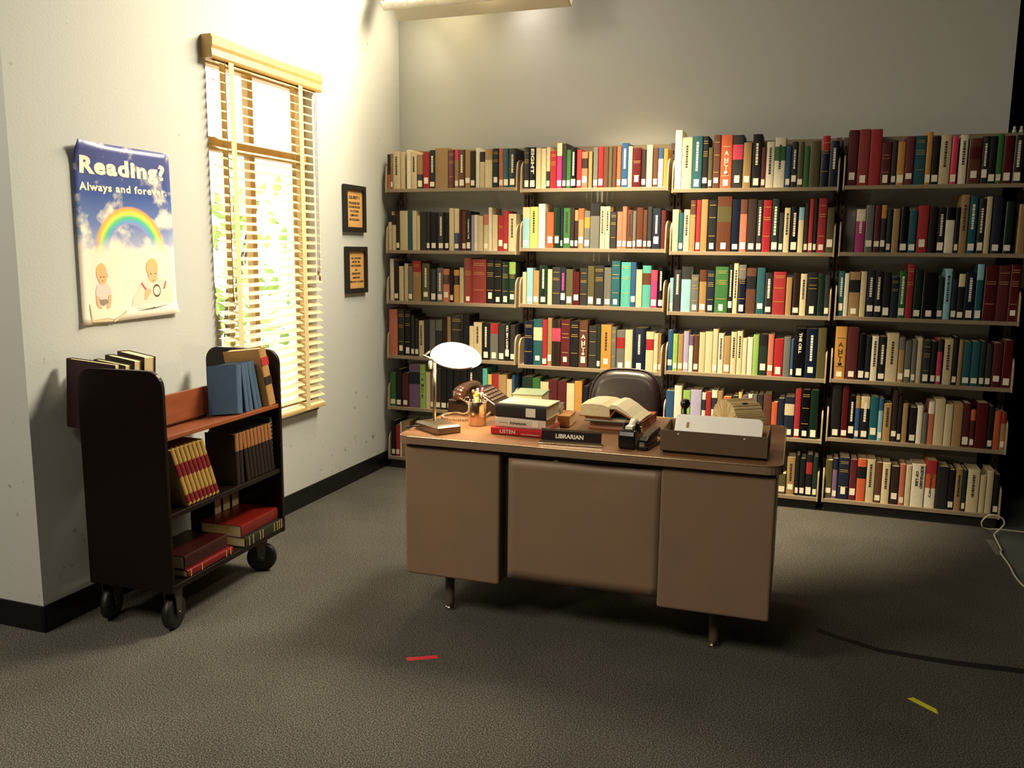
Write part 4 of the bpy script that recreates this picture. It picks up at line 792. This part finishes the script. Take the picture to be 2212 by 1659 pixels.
# name plate
np_ = thing('name_plate', 'dark name plate reading LIBRARIAN in a silver holder at the desk edge', 'name plate', (1.829, -2.025, DZ), math.radians(4.5))
MN = wm(np_); T = MN @ Matrix.Rotation(math.radians(-13), 4, 'X')
alu = mat('holder_silver', 'c8b498', rough=0.2, metal=0.95)
MB().box((-0.112, 0.0, 0.006), (0.113, 0.003, 0.052), None, T).build('plate', mat('plate_walnut', '24150f', rough=0.6, spec=0.2, noise=(30, '1a0f0b', 0.3)), np_)
m = MB(); m.box((-0.114, -0.003, 0.047), (0.116, 0.005, 0.0555), None, T); m.box((-0.118, -0.005, 0.002), (0.119, 0.005, 0.0105), None, T); m.box((-0.118, -0.012, 0.0), (0.119, 0.035, 0.0022), None, MN); m.build('holder', alu, np_, bevel=0.001)
m = MB(); put_text(m, 'LIBRARIAN', T @ Vector((-0.006, -0.0008, 0.029)), (T.to_3x3() @ Vector((1,0,0))), (T.to_3x3() @ Vector((0,0,1))), 0.105, 0.0165, 0.035); m.build('lettering', mat('letter_white', 'f4ecd8', rough=0.5), np_)

# tape dispenser
blk = mat('black_plastic', '0e0e10', rough=0.22)
td = thing('tape_dispenser', 'black tape dispenser with a white roll between name plate and stapler', 'tape dispenser', (2.042, -1.96, DZ), math.radians(-4)); MT = wm(td)
pr = [(-0.060, 0.0), (-0.064, 0.012), (-0.066, 0.05), (-0.058, 0.068), (-0.048, 0.070), (-0.020, 0.062), (0.0, 0.085), (0.03, 0.090), (0.052, 0.070), (0.064, 0.03), (0.064, 0.0)]
prx = [(x, y) for x, y in pr]
m = MB(); m.prism([(y, z) for y, z in prx], -0.032, 0.030, 'x', None, MT); m.build('body', blk, td, bevel=0.005, seg=2)
m = MB(); m.lathe([(0.012, -0.010), (0.038, -0.010), (0.038, 0.010), (0.012, 0.010)], 28, None, MT @ Matrix.Translation((0.004, 0.016, 0.062)) @ Matrix.Rotation(PI/2, 4, 'Y')); m.build('tape_roll', mat('tape_white', 'efe6d2', rough=0.35), td)
MB().box((-0.010, -0.050, 0.068), (0.016, 0.012, 0.082), None, MT).build('tape_end', MATS['tape_white'], td)
MB().box((-0.012, -0.058, 0.066), (0.014, -0.050, 0.0735), None, MT).build('cutter', chrome, td)
m = MB(); m.lathe([(0.0001, 0), (0.012, 0), (0.012, 0.003), (0.0001, 0.003)], 20, None, MT @ Matrix.Translation((0.030, 0.016, 0.062)) @ Matrix.Rotation(PI/2, 4, 'Y')); m.build('hub', chrome, td)
# stapler
st = thing('stapler', 'black stapler standing beside the file box on the desk', 'stapler', (2.106, -1.93, DZ), math.radians(-9)); MS = wm(st)
MB().prism(rrect(-0.022, -0.088, 0.022, 0.075, 0.012, 4), 0, 0.013, 'z', None, MS).build('base', blk, st, bevel=0.002)
m = MB(); prf = [(-0.086, 0.020), (-0.088, 0.034), (-0.06, 0.046), (0.03, 0.058), (0.072, 0.060), (0.074, 0.044), (0.05, 0.036)]
m.prism(prf, -0.0165, 0.0165, 'x', None, MS); m.build('arm', blk, st, bevel=0.004)
MB().box((-0.011, -0.0885, 0.013), (0.011, 0.055, 0.028), None, MS).build('magazine', chrome, st, bevel=0.002)
MB().lathe([(0.0001, -0.024), (0.010, -0.024), (0.010, 0.024), (0.0001, 0.024)], 16, None, MS @ Matrix.Translation((0, 0.052, 0.036)) @ Matrix.Rotation(PI/2, 4, 'Y')).build('hinge', chrome, st)
# file box with folders
fb = thing('file_box', 'open brown document box full of white folders at the right desk corner', 'file box', (2.343, -1.92, DZ)); bx = mat('box_board', '6c5640', rough=0.6, noise=(5, '63503c', 0.3)); bi = mat('box_inside', 'b09468', rough=0.7)
x0, x1, y0, y1, zt = 2.158, 2.527, -2.022, -1.80, 0.822
m = MB()
for a, b in (((x0, y0), (x1, y0+.004)), ((x0, y1-.004), (x1, y1)), ((x0, y0+.004), (x0+.004, y1-.004)), ((x1-.004, y0+.004), (x1, y1-.004))): m.box((a[0], a[1], DZ+.007), (b[0], b[1], zt))
m.box((x0, y0, DZ+.007), (x1, y1, DZ+.011)); m.build('box', bx, fb, bevel=0.0012)
m = MB(); m.box((x0+.0042, y0+.0042, DZ+.0112), (x0+.0056, y1-.0042, zt-.001)); m.box((x1-.0056, y0+.0042, DZ+.0112), (x1-.0042, y1-.0042, zt-.001)); m.box((x0+.0042, y1-.0056, DZ+.0112), (x1-.0042, y1-.0042, zt-.001)); m.build('lining', bi, fb)
m = MB(); m.box((x0+.01, y0+.008, DZ), (x1-.01, y1-.008, DZ+.007)); m.build('foot_rail', mat('box_foot', '1c1612', rough=0.7), fb)
for xx, zz in ((x0+0.064, zt-.012), (x0+.291, zt-.012)): MB().lathe([(0.0001, 0), (0.0038, 0.0), (0.003, -0.002), (0.0001, -0.0025)], 12, None, Matrix.Translation((xx, y0, zz)) @ Matrix.Rotation(-PI/2, 4, 'X')).build('rivet', mat('rivet_white', 'f0e8d8', rough=0.4), fb)
for k in range(6):
    yk = y0 + 0.014 + 0.012*k; f = thing('folder', ['frontmost white folder leaning in the brown document box', 'second white folder in the brown document box, just behind the frontmost', 'third white folder in the brown document box', 'fourth white folder in the brown document box', 'fifth white folder in the brown document box', 'rearmost white folder in the brown document box'][k], 'folder', (2.36, yk, DZ+.012), 0, 'folders in the document box')
    xa = 2.206 - 0.006*min(k, 2); xb = 2.502 - 0.001*k
    MF = Matrix.Translation((0, yk, DZ+.0118)) @ Matrix.Rotation(math.radians(-47+2*k), 4, 'X')
    oo = rrect(xa, 0.0, xb, 0.150-0.004*k, 0.012, 4, (0, 0, 1, 1))
    m = MB(); m.prism(oo, -0.0008, 0.0008, 'y', None, MF); m.build('sheet', mat('folder_white', 'fbf9f2', rough=0.6), f)
    if k == 0: MB().prism(rrect(xa+0.030, 0.098, xa+0.040, 0.124, 0.003, 3), -0.0011, -0.0007, 'y', None, MF).build('slot_tab', mat('tab_brown', 'a07a50', rough=0.6), f)
# rotary card file
rc = thing('rotary_card_file', 'rotary card file with a fan of tan cards behind the document box', 'card file', (2.375, -1.47, DZ)); cardm = mat('card_tan', 'ecd4a0', rough=0.7, noise=(25, 'd8bc84', 0.3))
axd = Vector((0.80, 0.60, 0)).normalized(); pv = Vector((-axd.y, axd.x, 0)); c0 = Vector((2.335, -1.545, DZ+0.026)); hl = 0.125
m = MB(); rn = random.Random(5); a = math.radians(4)
while a < math.radians(176):
    rr = 0.098 + 0.006*rn.random()-0.002; th = math.radians(1.2+1.2*rn.random())
    d0 = pv*math.cos(a) + Vector((0,0,1))*math.sin(a); d1 = pv*math.cos(a+th) + Vector((0,0,1))*math.sin(a+th); j = axd*(0.003*(rn.random()-.5))
    P = [c0 + d0*0.028, c0 + d0*rr, c0 + d1*rr, c0 + d1*0.028]
    m.add([p + j for p in P] + [p + axd*hl + j for p in P], [(0,1,2,3), (7,6,5,4), (0,4,5,1), (1,5,6,2), (2,6,7,3), (3,7,4,0)]); a += th + math.radians(0.35 if rn.random() < .75 else 1.6)
co = m.build('cards', cardm, rc); co['kind'] = 'stuff'
m = MB(); Mx = Matrix.Translation(c0 - axd*0.006) @ axd.to_track_quat('Z', 'Y').to_matrix().to_4x4(); m.lathe([(0.0001, 0), (0.027, 0), (0.027, hl+0.012), (0.0001, hl+0.012)], 20, None, Mx); m.build('drum', blk, rc)
m = MB()
for e in (-0.004, hl+0.004):
    q = c0 + axd*e; m.tube([q + pv*0.07 - Vector((0,0,0.026)), q + Vector((0,0,0.0)), q - pv*0.07 - Vector((0,0,0.026))], 0.003, 8)
m.build('stand', blk, rc)
dirm = c0 + axd*0.06 + (pv*-math.cos(math.radians(62)) + Vector((0,0,1))*math.sin(math.radians(62)))*0.101
MB().box((-0.011, -0.004, -0.001), (0.011, 0.004, 0.003), None, Matrix.Translation(dirm) @ axd.to_track_quat('X', 'Z').to_matrix().to_4x4()).build('index_tab', blk, rc)
sk = thing('desk_stamp', 'black round knobbed stamp standing left of the rotary card file', 'stamp', (2.157, -1.40, DZ)); M = wm(sk)
MB().lathe([(0.028, 0.0), (0.028, 0.012), (0.022, 0.022), (0.008, 0.032), (0.007, 0.05)], 20, None, M).build('base', blk, sk)
MB().lathe([(0.007, 0.05), (0.018, 0.062), (0.021, 0.076), (0.015, 0.091), (0.0001, 0.096)], 20, None, M).build('knob', blk, sk)

# ------------------------------------------------------------------ leather chair behind the desk
lea = mat('leather_oxblood', '1e0f0d', rough=0.36, coat=0.08, spec=0.4, bump=(60, 0.1), noise=(5, '170b0a', 0.3))
ch = thing('office_chair', 'dark brown leather swivel chair with rounded back behind the desk', 'chair', (1.82, -0.98, 0)); M = wm(ch)
def sup(cx, cz, rx, rz, e, n=32): 
    out = []
    for i in range(n):
        a = 2*PI*i/n; c, s = math.cos(a), math.sin(a)
        out.append((cx + rx*math.copysign(abs(c)**e, c), cz + rz*math.copysign(abs(s)**e, s)))
    return out
m = MB(); rings = []
for yy, k in ((-0.055, 0.80), (-0.050, 0.90), (-0.036, 0.965), (-0.018, 0.985), (0.0, 1.0), (0.02, 0.985), (0.035, 0.94), (0.045, 0.80)):
    rings.append([(x, yy + 0.02*(x/0.18)**2*-1 + 0.03*((z-0.68)/0.2), z) for x, z in sup(0, 0.675, 0.178*k, 0.213*k, 0.62)])
m.rings(rings, True, True, None, True, M); m.build('backrest', lea, ch)
m = MB(); pp_ = [(x, -0.020 + -0.02*(x/0.18)**2 + 0.03*((z-0.68)/0.2), z) for x, z in sup(0, 0.675, 0.178, 0.2125, 0.62, 48)]; m.tube([M @ Vector(p) for p in pp_ + pp_[:1]], 0.006, 8); m.build('piping', lea, ch)
m = MB(); m.rings([[(x, y - 0.30, z) for x, y in sup(0, 0, 0.235*k, 0.225*k, 0.55)] for z, k in ((0.42, 0.9), (0.435, 1.0), (0.475, 1.0), (0.495, 0.93), (0.505, 0.7))], True, True, None, True, M); m.build('seat', lea, ch)
MB().tube([M @ Vector((0, 0.06, 0.60)), M @ Vector((0, 0.075, 0.46)), M @ Vector((0, 0.03, 0.405)), M @ Vector((0, -0.25, 0.405))], 0.018, 10).build('back_bracket', blk, ch)
MB().tube([M @ Vector((0, -0.28, 0.415)), M @ Vector((0, -0.28, 0.10))], 0.027, 14).build('post', chrome, ch)
for k in range(5):
    a = 2*PI*k/5 + 0.3; e = Vector((0.27*math.cos(a), -0.28 + 0.27*math.sin(a), 0)); lg = MB().tube([M @ Vector((0, -0.28, 0.105)), M @ (e + Vector((0,0,0.075)))], [0.024, 0.015], 10).build('leg', chrome, ch)
    MB().lathe([(0.0001, -0.012), (0.026, -0.012), (0.026, 0.012), (0.0001, 0.012)], 16, None, M @ Matrix.Translation(e + Vector((0, 0, 0.0262))) @ Matrix.Rotation(a, 4, 'Z') @ Matrix.Rotation(PI/2, 4, 'X')).build('caster', blk, lg)
# ------------------------------------------------------------------ book truck
mah = mat('mahogany', '140908', rough=0.32, coat=0.06, spec=0.3, noise=(4, '0e0605', 0.3)); mahl = mat('mahogany_lit', '8a4a28', rough=0.35, noise=(6, '74391e', 0.3))  # second wood is a brighter copy: light on the truck top painted in
for mm in (mah, mahl):
    nt = mm.node_tree; tc = [n for n in nt.nodes if n.type == 'TEX_COORD'][0]; nz = [n for n in nt.nodes if n.type == 'TEX_NOISE'][0]
    q = nt.nodes.new('ShaderNodeMapping'); q.inputs['Scale'].default_value = (8, 1.2, 8); nt.links.new(tc.outputs['Object'], q.inputs['Vector']); nt.links.new(q.outputs[0], nz.inputs['Vector'])
RZ = math.radians(2.5); ca, sa = math.cos(RZ), math.sin(RZ)
HX, HY = 0.188, 0.390
corner = Vector((0.457, -2.575, 0)); org = corner - Vector((ca*HX + sa*HY, sa*HX - ca*HY, 0))
cart = thing('book_truck', 'dark mahogany book truck on casters parked by the left wall', 'book cart', org, RZ); MC = wm(cart)
for y in (-HY, HY-0.020):
    MB().prism(rrect(-HX, 0.165, HX, 1.003, 0.062, 7, (0, 0, 1, 1)), y, y+0.020, 'y', None, MC).build('end_panel', mah, cart, bevel=0.004, seg=3)
ya, yb = -HY+0.020, HY-0.020
TILT = {1: math.radians(-7), -1: math.radians(4)}      # the two halves of the top slope down to the middle
def tilt_m(side): return Matrix.Translation((side*HX, 0, 0.762)) @ Matrix.Rotation(TILT[side], 4, 'Y') @ Matrix.Translation((-side*HX, 0, -0.762))
for sd_ in (1, -1):
    xs = (0.004, HX-.004) if sd_ > 0 else (-HX+.004, -0.004)
    MB().box((xs[0], ya, 0.744), (xs[1], yb, 0.762), None, MC @ tilt_m(sd_)).build('sloped_shelf', mahl, cart, bevel=0.003)
for s in (-1, 1):
    T = MC @ Matrix.Translation((s*0.012, 0, 0.752)) @ Matrix.Rotation(s*math.radians(-6), 4, 'Y')
    MB().box((-0.006, ya, 0.0), (0.006, yb, 0.118), None, T).build('divider', mahl if s > 0 else mah, cart, bevel=0.003)
MB().box((-HX+.006, ya, 0.444), (HX-.006, yb, 0.464), None, MC).build('middle_shelf', mah, cart, bevel=0.003)
MB().box((-HX+.002, ya, 0.168), (HX-.002, yb, 0.190), None, MC).build('bottom_shelf', mah, cart, bevel=0.003)
for lx, ly, rot in ((0.138, -0.325, 8), (-0.150, -0.325, 14), (0.118, 0.300, -62), (-0.150, 0.310, 10)):
    Mw = MC @ Matrix.Translation((lx, ly, 0)) @ Matrix.Rotation(math.radians(rot), 4, 'Z')
    f = MB(); f.box((-0.024, -0.03, 0.152), (0.024, 0.03, 0.167), None, Mw)
    for s in (-1, 1): f.prism([(-0.026, 0.154), (0.026, 0.154), (0.012, 0.055), (-0.012, 0.055)], s*0.0225-0.0025, s*0.0225+0.0025, 'x', None, Mw)
    f.lathe([(0.0001, -0.028), (0.006, -0.028), (0.006, 0.028), (0.0001, 0.028)], 10, None, Mw @ Matrix.Translation((0, 0, 0.064)) @ Matrix.Rotation(PI/2, 4, 'Y'))
    fo = f.build('caster', mat('caster_steel', '5a5248', rough=0.35, metal=0.7), cart)
    MB().lathe([(0.0001, -0.014), (0.050, -0.015), (0.064, -0.013), (0.0655, 0), (0.064, 0.013), (0.050, 0.015), (0.0001, 0.014)], 32, None, Mw @ Matrix.Translation((0, 0, 0.0655)) @ Matrix.Rotation(PI/2, 4, 'Y')).build('wheel', mat('wheel_rubber', '121110', rough=0.5), fo)
def cbook(label, group, x, y, z, w, h, d, cols, lean=0.0, face=1, page=pagem, extra=None, rz=0.0):
    """book standing on the truck; x,y = middle of the spine foot in the truck's frame; face +1: spine to the room, -1: spine to the wall; lean tips its top towards +y"""
    z += abs(math.sin(lean))*w/2
    Mc = MC @ tilt_m(face) if z > 0.75 else MC
    M = Mc @ Matrix.Translation((x, y, z)) @ Matrix.Rotation(rz, 4, 'Z') @ Matrix.Rotation(-lean, 4, 'X') @ Matrix.Rotation(face*PI/2, 4, 'Z')
    c = M @ Vector((0, 0, 0)); t = thing('book', label, 'book', (c.x, c.y, c.z), RZ, group)
    m = MB(); cover_geo(m, w, h, d, cols, M); m.build('cover', clothm, t); m = MB(); pages_geo(m, w, h, d, M); m.build('pages', page, t)
    return t, M
G1 = 'books on the wall side of the truck top'; cN = ['003'] 
# wall side, spines to the wall: fore edges face the room
ws = [(0.030, 0.262, 0.225, '2e1418', 'tall dark maroon book nearest the end panel, top of the book truck'), (0.022, 0.235, 0.185, '7a4030', 'slim reddish brown book, second from the near end, wall side of the truck top'), (0.030, 0.245, 0.185, '2c2620', 'black covered book, third from the near end, wall side of the truck top'), (0.036, 0.255, 0.185, '2a2018', 'thick black book, fourth from the near end, wall side of the truck top'), (0.052, 0.262, 0.185, '3a1c16', 'thickest book with cream top, farthest of the five on the truck top')]
for i, (w, h, d, c, l) in enumerate(ws):
    cbook(l, G1, -HX-(0.084, 0.070, 0.072, 0.074, 0.074)[i], (-0.353, -0.297, -0.227, -0.160, -0.082)[i], 0.7625, w-.001, h, d, [(0, h, L_(c))], 0.0, -1, mat('page_top', 'ecd9a4', rough=0.75), rz=math.radians((0, -7, -11, -14, -17)[i]))
# blue set leaning towards the far end, room side
for i, (yy, w, ln) in enumerate(((0.100, 0.036, 0.17), (0.158, 0.026, 0.05), (0.192, 0.026, 0.02), (0.236, 0.026, -0.05), (0.268, 0.026, -0.07))):
    cbook(['nearest faded blue book of the leaning set on the book truck', 'second faded blue book of the leaning set on the book truck', 'third faded blue book, middle of the leaning set on the truck', 'fourth faded blue book of the leaning set on the book truck', 'faded blue book of the leaning set touching the big tan book'][i], 'blue books on the truck top', HX-0.012-0.004*i, yy, 0.7627, w, 0.205, 0.145, [(0, .205, L_('3c5672'))], ln, 1)
t, M = cbook('big tan law book with red and black spine labels at the truck end', 'tan law book on the truck top', HX-0.004, 0.330, 0.7627, 0.052, 0.255, 0.185, [(0, 0.255, L_('a07a48'))], -0.09, 1)
m = MB(); m.box((-.0262, -0.0008, .178), (.0262, 0.003, .214), None, M); m.build('red_label', mat('label_red', '9c2420', rough=0.5), t)
m = MB(); m.box((-.0262, -0.0008, .092), (.0262, 0.003, .128), None, M); lb = m.build('black_label', mat('label_black', '17120f', rough=0.5), t)
# law reports leaning, middle shelf
for i in range(8):
    w = 0.0212; yy = -0.240 + 0.0245*i; tan_ = jit(L_('b08c4a'), .06, random.Random(i)); mr_ = L_('7c1a20'); h = 0.252
    cbook('tan and maroon banded law book leaning on the middle shelf, %s' % ['nearest', 'second nearest', 'third nearest', 'fourth nearest', 'fourth from the far end', 'third from the far end', 'second from the far end', 'farthest'][i], 'banded law books on the middle shelf', HX-0.016, yy, 0.4645, w, h, 0.16, [(0.048, 0.128, tan_), (0.0, 0.010, tan_), (0.010, 0.048, mr_), (0.128, 0.186, mr_), (0.186, h, tan_)], -0.36, 1, mat('page_law', 'd8c088', rough=0.8))
# brown set with pale title labels
for i in range(10):
    w = 0.0255; yy = 0.082 + 0.0268*i; ln = -0.015 if i < 2 else -0.13; yy += 0.020 if i >= 2 else 0; h = 0.215
    cb_ = jit(L_('20150f'), .2, random.Random(i+40))
    cbook('brown book with tan spine label on the middle shelf, %s' % ['nearest', 'second nearest', 'third nearest', 'fourth nearest', 'fifth nearest', 'fifth from the far end', 'fourth from the far end', 'third from the far end', 'second from the far end', 'farthest'][i], 'brown books with tan labels on the middle shelf', HX-0.020, yy if i < 2 else yy, 0.4645, w-.0012, h, 0.15, [(0, 0.142, cb_), (0.142, h, L_('95633a'))], ln, 1, mat('page_dark', '4c3c28', rough=0.8))
t, M = cbook('dark green book with gilt bands at the far end of the middle shelf', 'green book on the middle shelf', HX-0.030, 0.352, 0.4645, 0.020, 0.235, 0.15, [(0, .235, L_('18332a'))], -0.02, 1)
m = MB()
for zf in (.2, .3, .4, .5, .6, .68, .76, .84, .9): m.box((-.007, -.0006, .235*zf), (.007, .002, .235*zf+.003), None, M)
m.build('gilt_bands', inkG, t)
# flat books on the bottom shelf
def flatbook(label, x1, y0, z0, l, d, th, c, rz=0.0, gold=None):
    R = MC @ Matrix.Translation((x1, y0, z0)) @ Matrix.Rotation(rz, 4, 'Z')
    M = R @ Matrix.Translation((0, l, th/2)) @ Matrix.Rotation(PI/2, 4, 'Z') @ Matrix(((0, 0, -1, 0), (0, 1, 0, 0), (1, 0, 0, 0), (0, 0, 0, 1)))
    c0 = M @ Vector((0, 0, 0)); t = thing('book', label, 'book', (c0.x, c0.y, c0.z), RZ, 'books lying on the bottom shelf of the truck')
    m = MB(); cover_geo(m, th, l, d, [(0, l, L_(c))], M); m.build('cover', jackm, t); m = MB(); pages_geo(m, th, l, d, M); m.build('pages', pagem, t)
    if gold:
        m = MB()
        for zf in gold: m.box((-th/2*.9, -.0007, l*zf), (th/2*.9, .002, l*zf + .004), None, M)
        m.build('gilt_bands', inkG, t)
Mref = 0.1905
flatbook('flat red book with gilt bands under the maroon one, bottom shelf', HX-0.008, -0.285, Mref, 0.290, 0.20, 0.028, '6c1418', 0.0, (.06, .16, .70, .93))
flatbook('flat dark maroon book on top of the red one, bottom shelf', HX-0.020, -0.285, Mref+.0285, 0.280, 0.19, 0.055, '300c0b', 0.03)
flatbook('flat black book with gilt bands under the bright red one, far bottom shelf', HX+0.004, 0.075, Mref, 0.290, 0.20, 0.042, '1c241e', 0.0, (.04, .10, .16, .24, .55, .62, .80, .90))
flatbook('flat bright red book on the black one, far end of the bottom shelf', HX-0.010, 0.070, Mref+.0425, 0.285, 0.20, 0.052, '661510', 0.02)
for i, (yy, w) in enumerate(((0.20, 0.055), (0.262, 0.06), (0.328, 0.06))):
    cbook(['dark upright binder behind the flat red book, nearest of three', 'dark upright binder behind the flat red book, middle of three', 'dark upright binder behind the flat red book, farthest of three'][i], 'binders at the back of the bottom shelf', -HX+0.02+0.01, yy, Mref, w, 0.225, 0.13, [(0, .225, L_('141314'))], 0, -1)

# ------------------------------------------------------------------ marks and cables on the floor
def strip(name, pts, m_, label, cat):
    return tag(MB().prism(pts, 0.0004, 0.0012, 'z').build(name, m_), label, cat)
strip('tape_mark', [(1.345, -2.421), (1.361, -2.444), (1.455, -2.386), (1.449, -2.378), (1.442, -2.367), (1.40, -2.392)], mat('tape_red', 'e0343c', rough=0.4), 'red tape mark stuck to the carpet in front of the desk', 'tape mark')
strip('tape_mark', [(3.015, -2.100), (3.090, -2.166), (3.099, -2.172), (3.097, -2.141), (3.034, -2.086)], mat('tape_yellow', 'e0dc34', rough=0.4), 'yellow tape mark stuck to the carpet at the lower right', 'tape mark')
strip('cable_strip', [(2.74, -1.640), (2.80, -1.672), (2.953, -1.738), (3.06, -1.745), (3.2, -1.747), (3.40, -1.731), (3.592, -1.722), (3.592, -1.766), (3.40, -1.772), (3.2, -1.788), (3.06, -1.782), (2.95, -1.772), (2.80, -1.705), (2.73, -1.672)], mat('gaffer_black', '08080a', rough=0.8), 'black taped cable strip running across the carpet right of the desk', 'cable')
wc = spline([(4.2, -0.05, 0.004), (3.85, -0.02, 0.006), (3.66, -0.03, 0.012), (3.575, -0.055, 0.016), (3.552, -0.075, 0.052), (3.572, -0.085, 0.092), (3.605, -0.09, 0.103), (3.642, -0.088, 0.090), (3.655, -0.085, 0.062), (3.640, -0.08, 0.030), (3.617, -0.09, 0.006), (3.606, -0.14, 0.004), (3.597, -0.36, 0.004), (3.586, -0.42, 0.004), (3.590, -0.60, 0.004), (3.586, -0.75, 0.004), (3.605, -0.90, 0.004), (3.68, -1.10, 0.004), (3.9, -1.5, 0.004)], 8)
tag(MB().tube(wc, 0.0042, 8).build('white_cable', mat('cable_white', 'c8c4b0', rough=0.45)), 'white cable with a loop beside the right end of the bookcases', 'cable')
strip('floor_tape', [(3.555, -0.20), (3.59, -0.20), (3.592, -0.44), (3.560, -0.44)], mat('tape_grey', '6a6c62', rough=0.6), 'grey tape strip holding the carpet edge under the white cable', 'tape')
for px_, l_ in ((3.584, 'small white plastic cap on the bookcase rail, left of the two at the wall edge'), (3.616, 'small white plastic cap on the bookcase rail, right of the two at the wall edge')):
    t = thing('plastic_cap', l_, 'cap', (px_, 0.243, 2.0852), 0, 'white caps on the bookcase rail')
    MB().lathe([(0.0001, 0), (0.011, 0), (0.011, 0.014), (0.009, 0.016), (0.0001, 0.016)], 16, None, wm(t)).build('rim', mat('cap_white', 'cfcdc0', rough=0.5), t)
    MB().lathe([(0.0001, 0.016), (0.007, 0.016), (0.006, 0.034), (0.0001, 0.035)], 14, None, wm(t)).build('knob', mat('cap_white'), t)

# ------------------------------------------------------------------ studio side: black drape, film light
dr = MB(); n = 90; ring0 = []; ring1 = []
for i in range(n+1):
    x = 3.57 + 2.9*i/n; yy = 0.95 + 0.045*math.sin(i*0.95) + 0.02*math.sin(i*0.37); ring0.append((x, yy, 0.0)); ring1.append((x, yy + 0.02*math.sin(i*.5), 3.9))
dr.rings([ring0, ring1], False, False, None, True); o = dr.build('black_drape', mat('drape_black', '070709', rough=0.95)); sd = o.modifiers.new('t', 'SOLIDIFY'); sd.thickness = 0.006
tag(o, 'black studio drape hanging beyond the right end of the back wall', 'curtain')

cx = thing('paper_card', 'cream paper card pinned on the black drape at the right edge', 'card', (3.90, 0.875, 1.25))
MB().box((3.806, 0.868, 1.255), (3.99, 0.871, 1.445)).build('sheet', mat('card_cream', 'f4e2b4', rough=0.6), cx)
MB().lathe([(0.0001, 0), (0.006, 0), (0.0001, 0.004)], 10, None, Matrix.Translation((3.90, 0.868, 1.43)) @ Matrix.Rotation(PI/2, 4, 'X')).build('pin', chrome, cx)
MB().tube([(3.90, 0.8705, 1.43), (3.90, 0.96, 1.43)], 0.0012, 6).build('pin_shaft', chrome, cx)

lf = thing('film_light', 'bright soft film light with crinkled white skirt high in the corner', 'studio light', (0.70, -0.24, 2.80))
R = Matrix.Translation((0.685, -0.24, 2.882)) @ Matrix.Rotation(math.radians(-28), 4, 'X')
m = MB(); m.box((-0.54, 0.02, 0.04), (0.555, 0.20, 0.56), None, R); m.build('housing', mat('housing_silver', 'c8c0b0', rough=0.5), lf, bevel=0.01)
m = MB(); m.add([(-0.545, 0.004, 0.01), (0.545, 0.004, 0.01), (0.545, 0.004, 0.55), (-0.545, 0.004, 0.55)], [(0, 1, 2, 3)], None, False, R)
m.build('diffuser', mat('diffuser_glow', 'ffffff', emit=((1.0, 0.88, 0.66), 4.0)), lf)
m = MB(); rn = random.Random(8); r0 = []; r1 = []; r2 = []; r3 = []
for i in range(81):
    x = -0.565 + 1.13*i/80; r0.append((x, 0.02, 0.03)); r1.append((x, -0.006 + 0.008*math.sin(i*.8)*rn.random(), 0.012 + 0.006*rn.random())); r2.append((x, 0.000 + 0.010*math.sin(i*1.3), -0.016 + 0.007*math.sin(i*.35) + 0.006*rn.random())); r3.append((x, 0.05, -0.006))
m.rings([r0, r1, r2, r3], False, False, None, True, R); o = m.build('skirt', mat('skirt_white', 'f4efe4', rough=0.5), lf); sd = o.modifiers.new('t', 'SOLIDIFY'); sd.thickness = 0.002
for s_ in (-1, 1): MB().tube([R @ Vector((s_*0.45, 0.10, 0.55)), Vector((0.70 + s_*0.45, 0.02, 4.0))], 0.012, 8).build('hanger', mat('housing_silver'), lf)
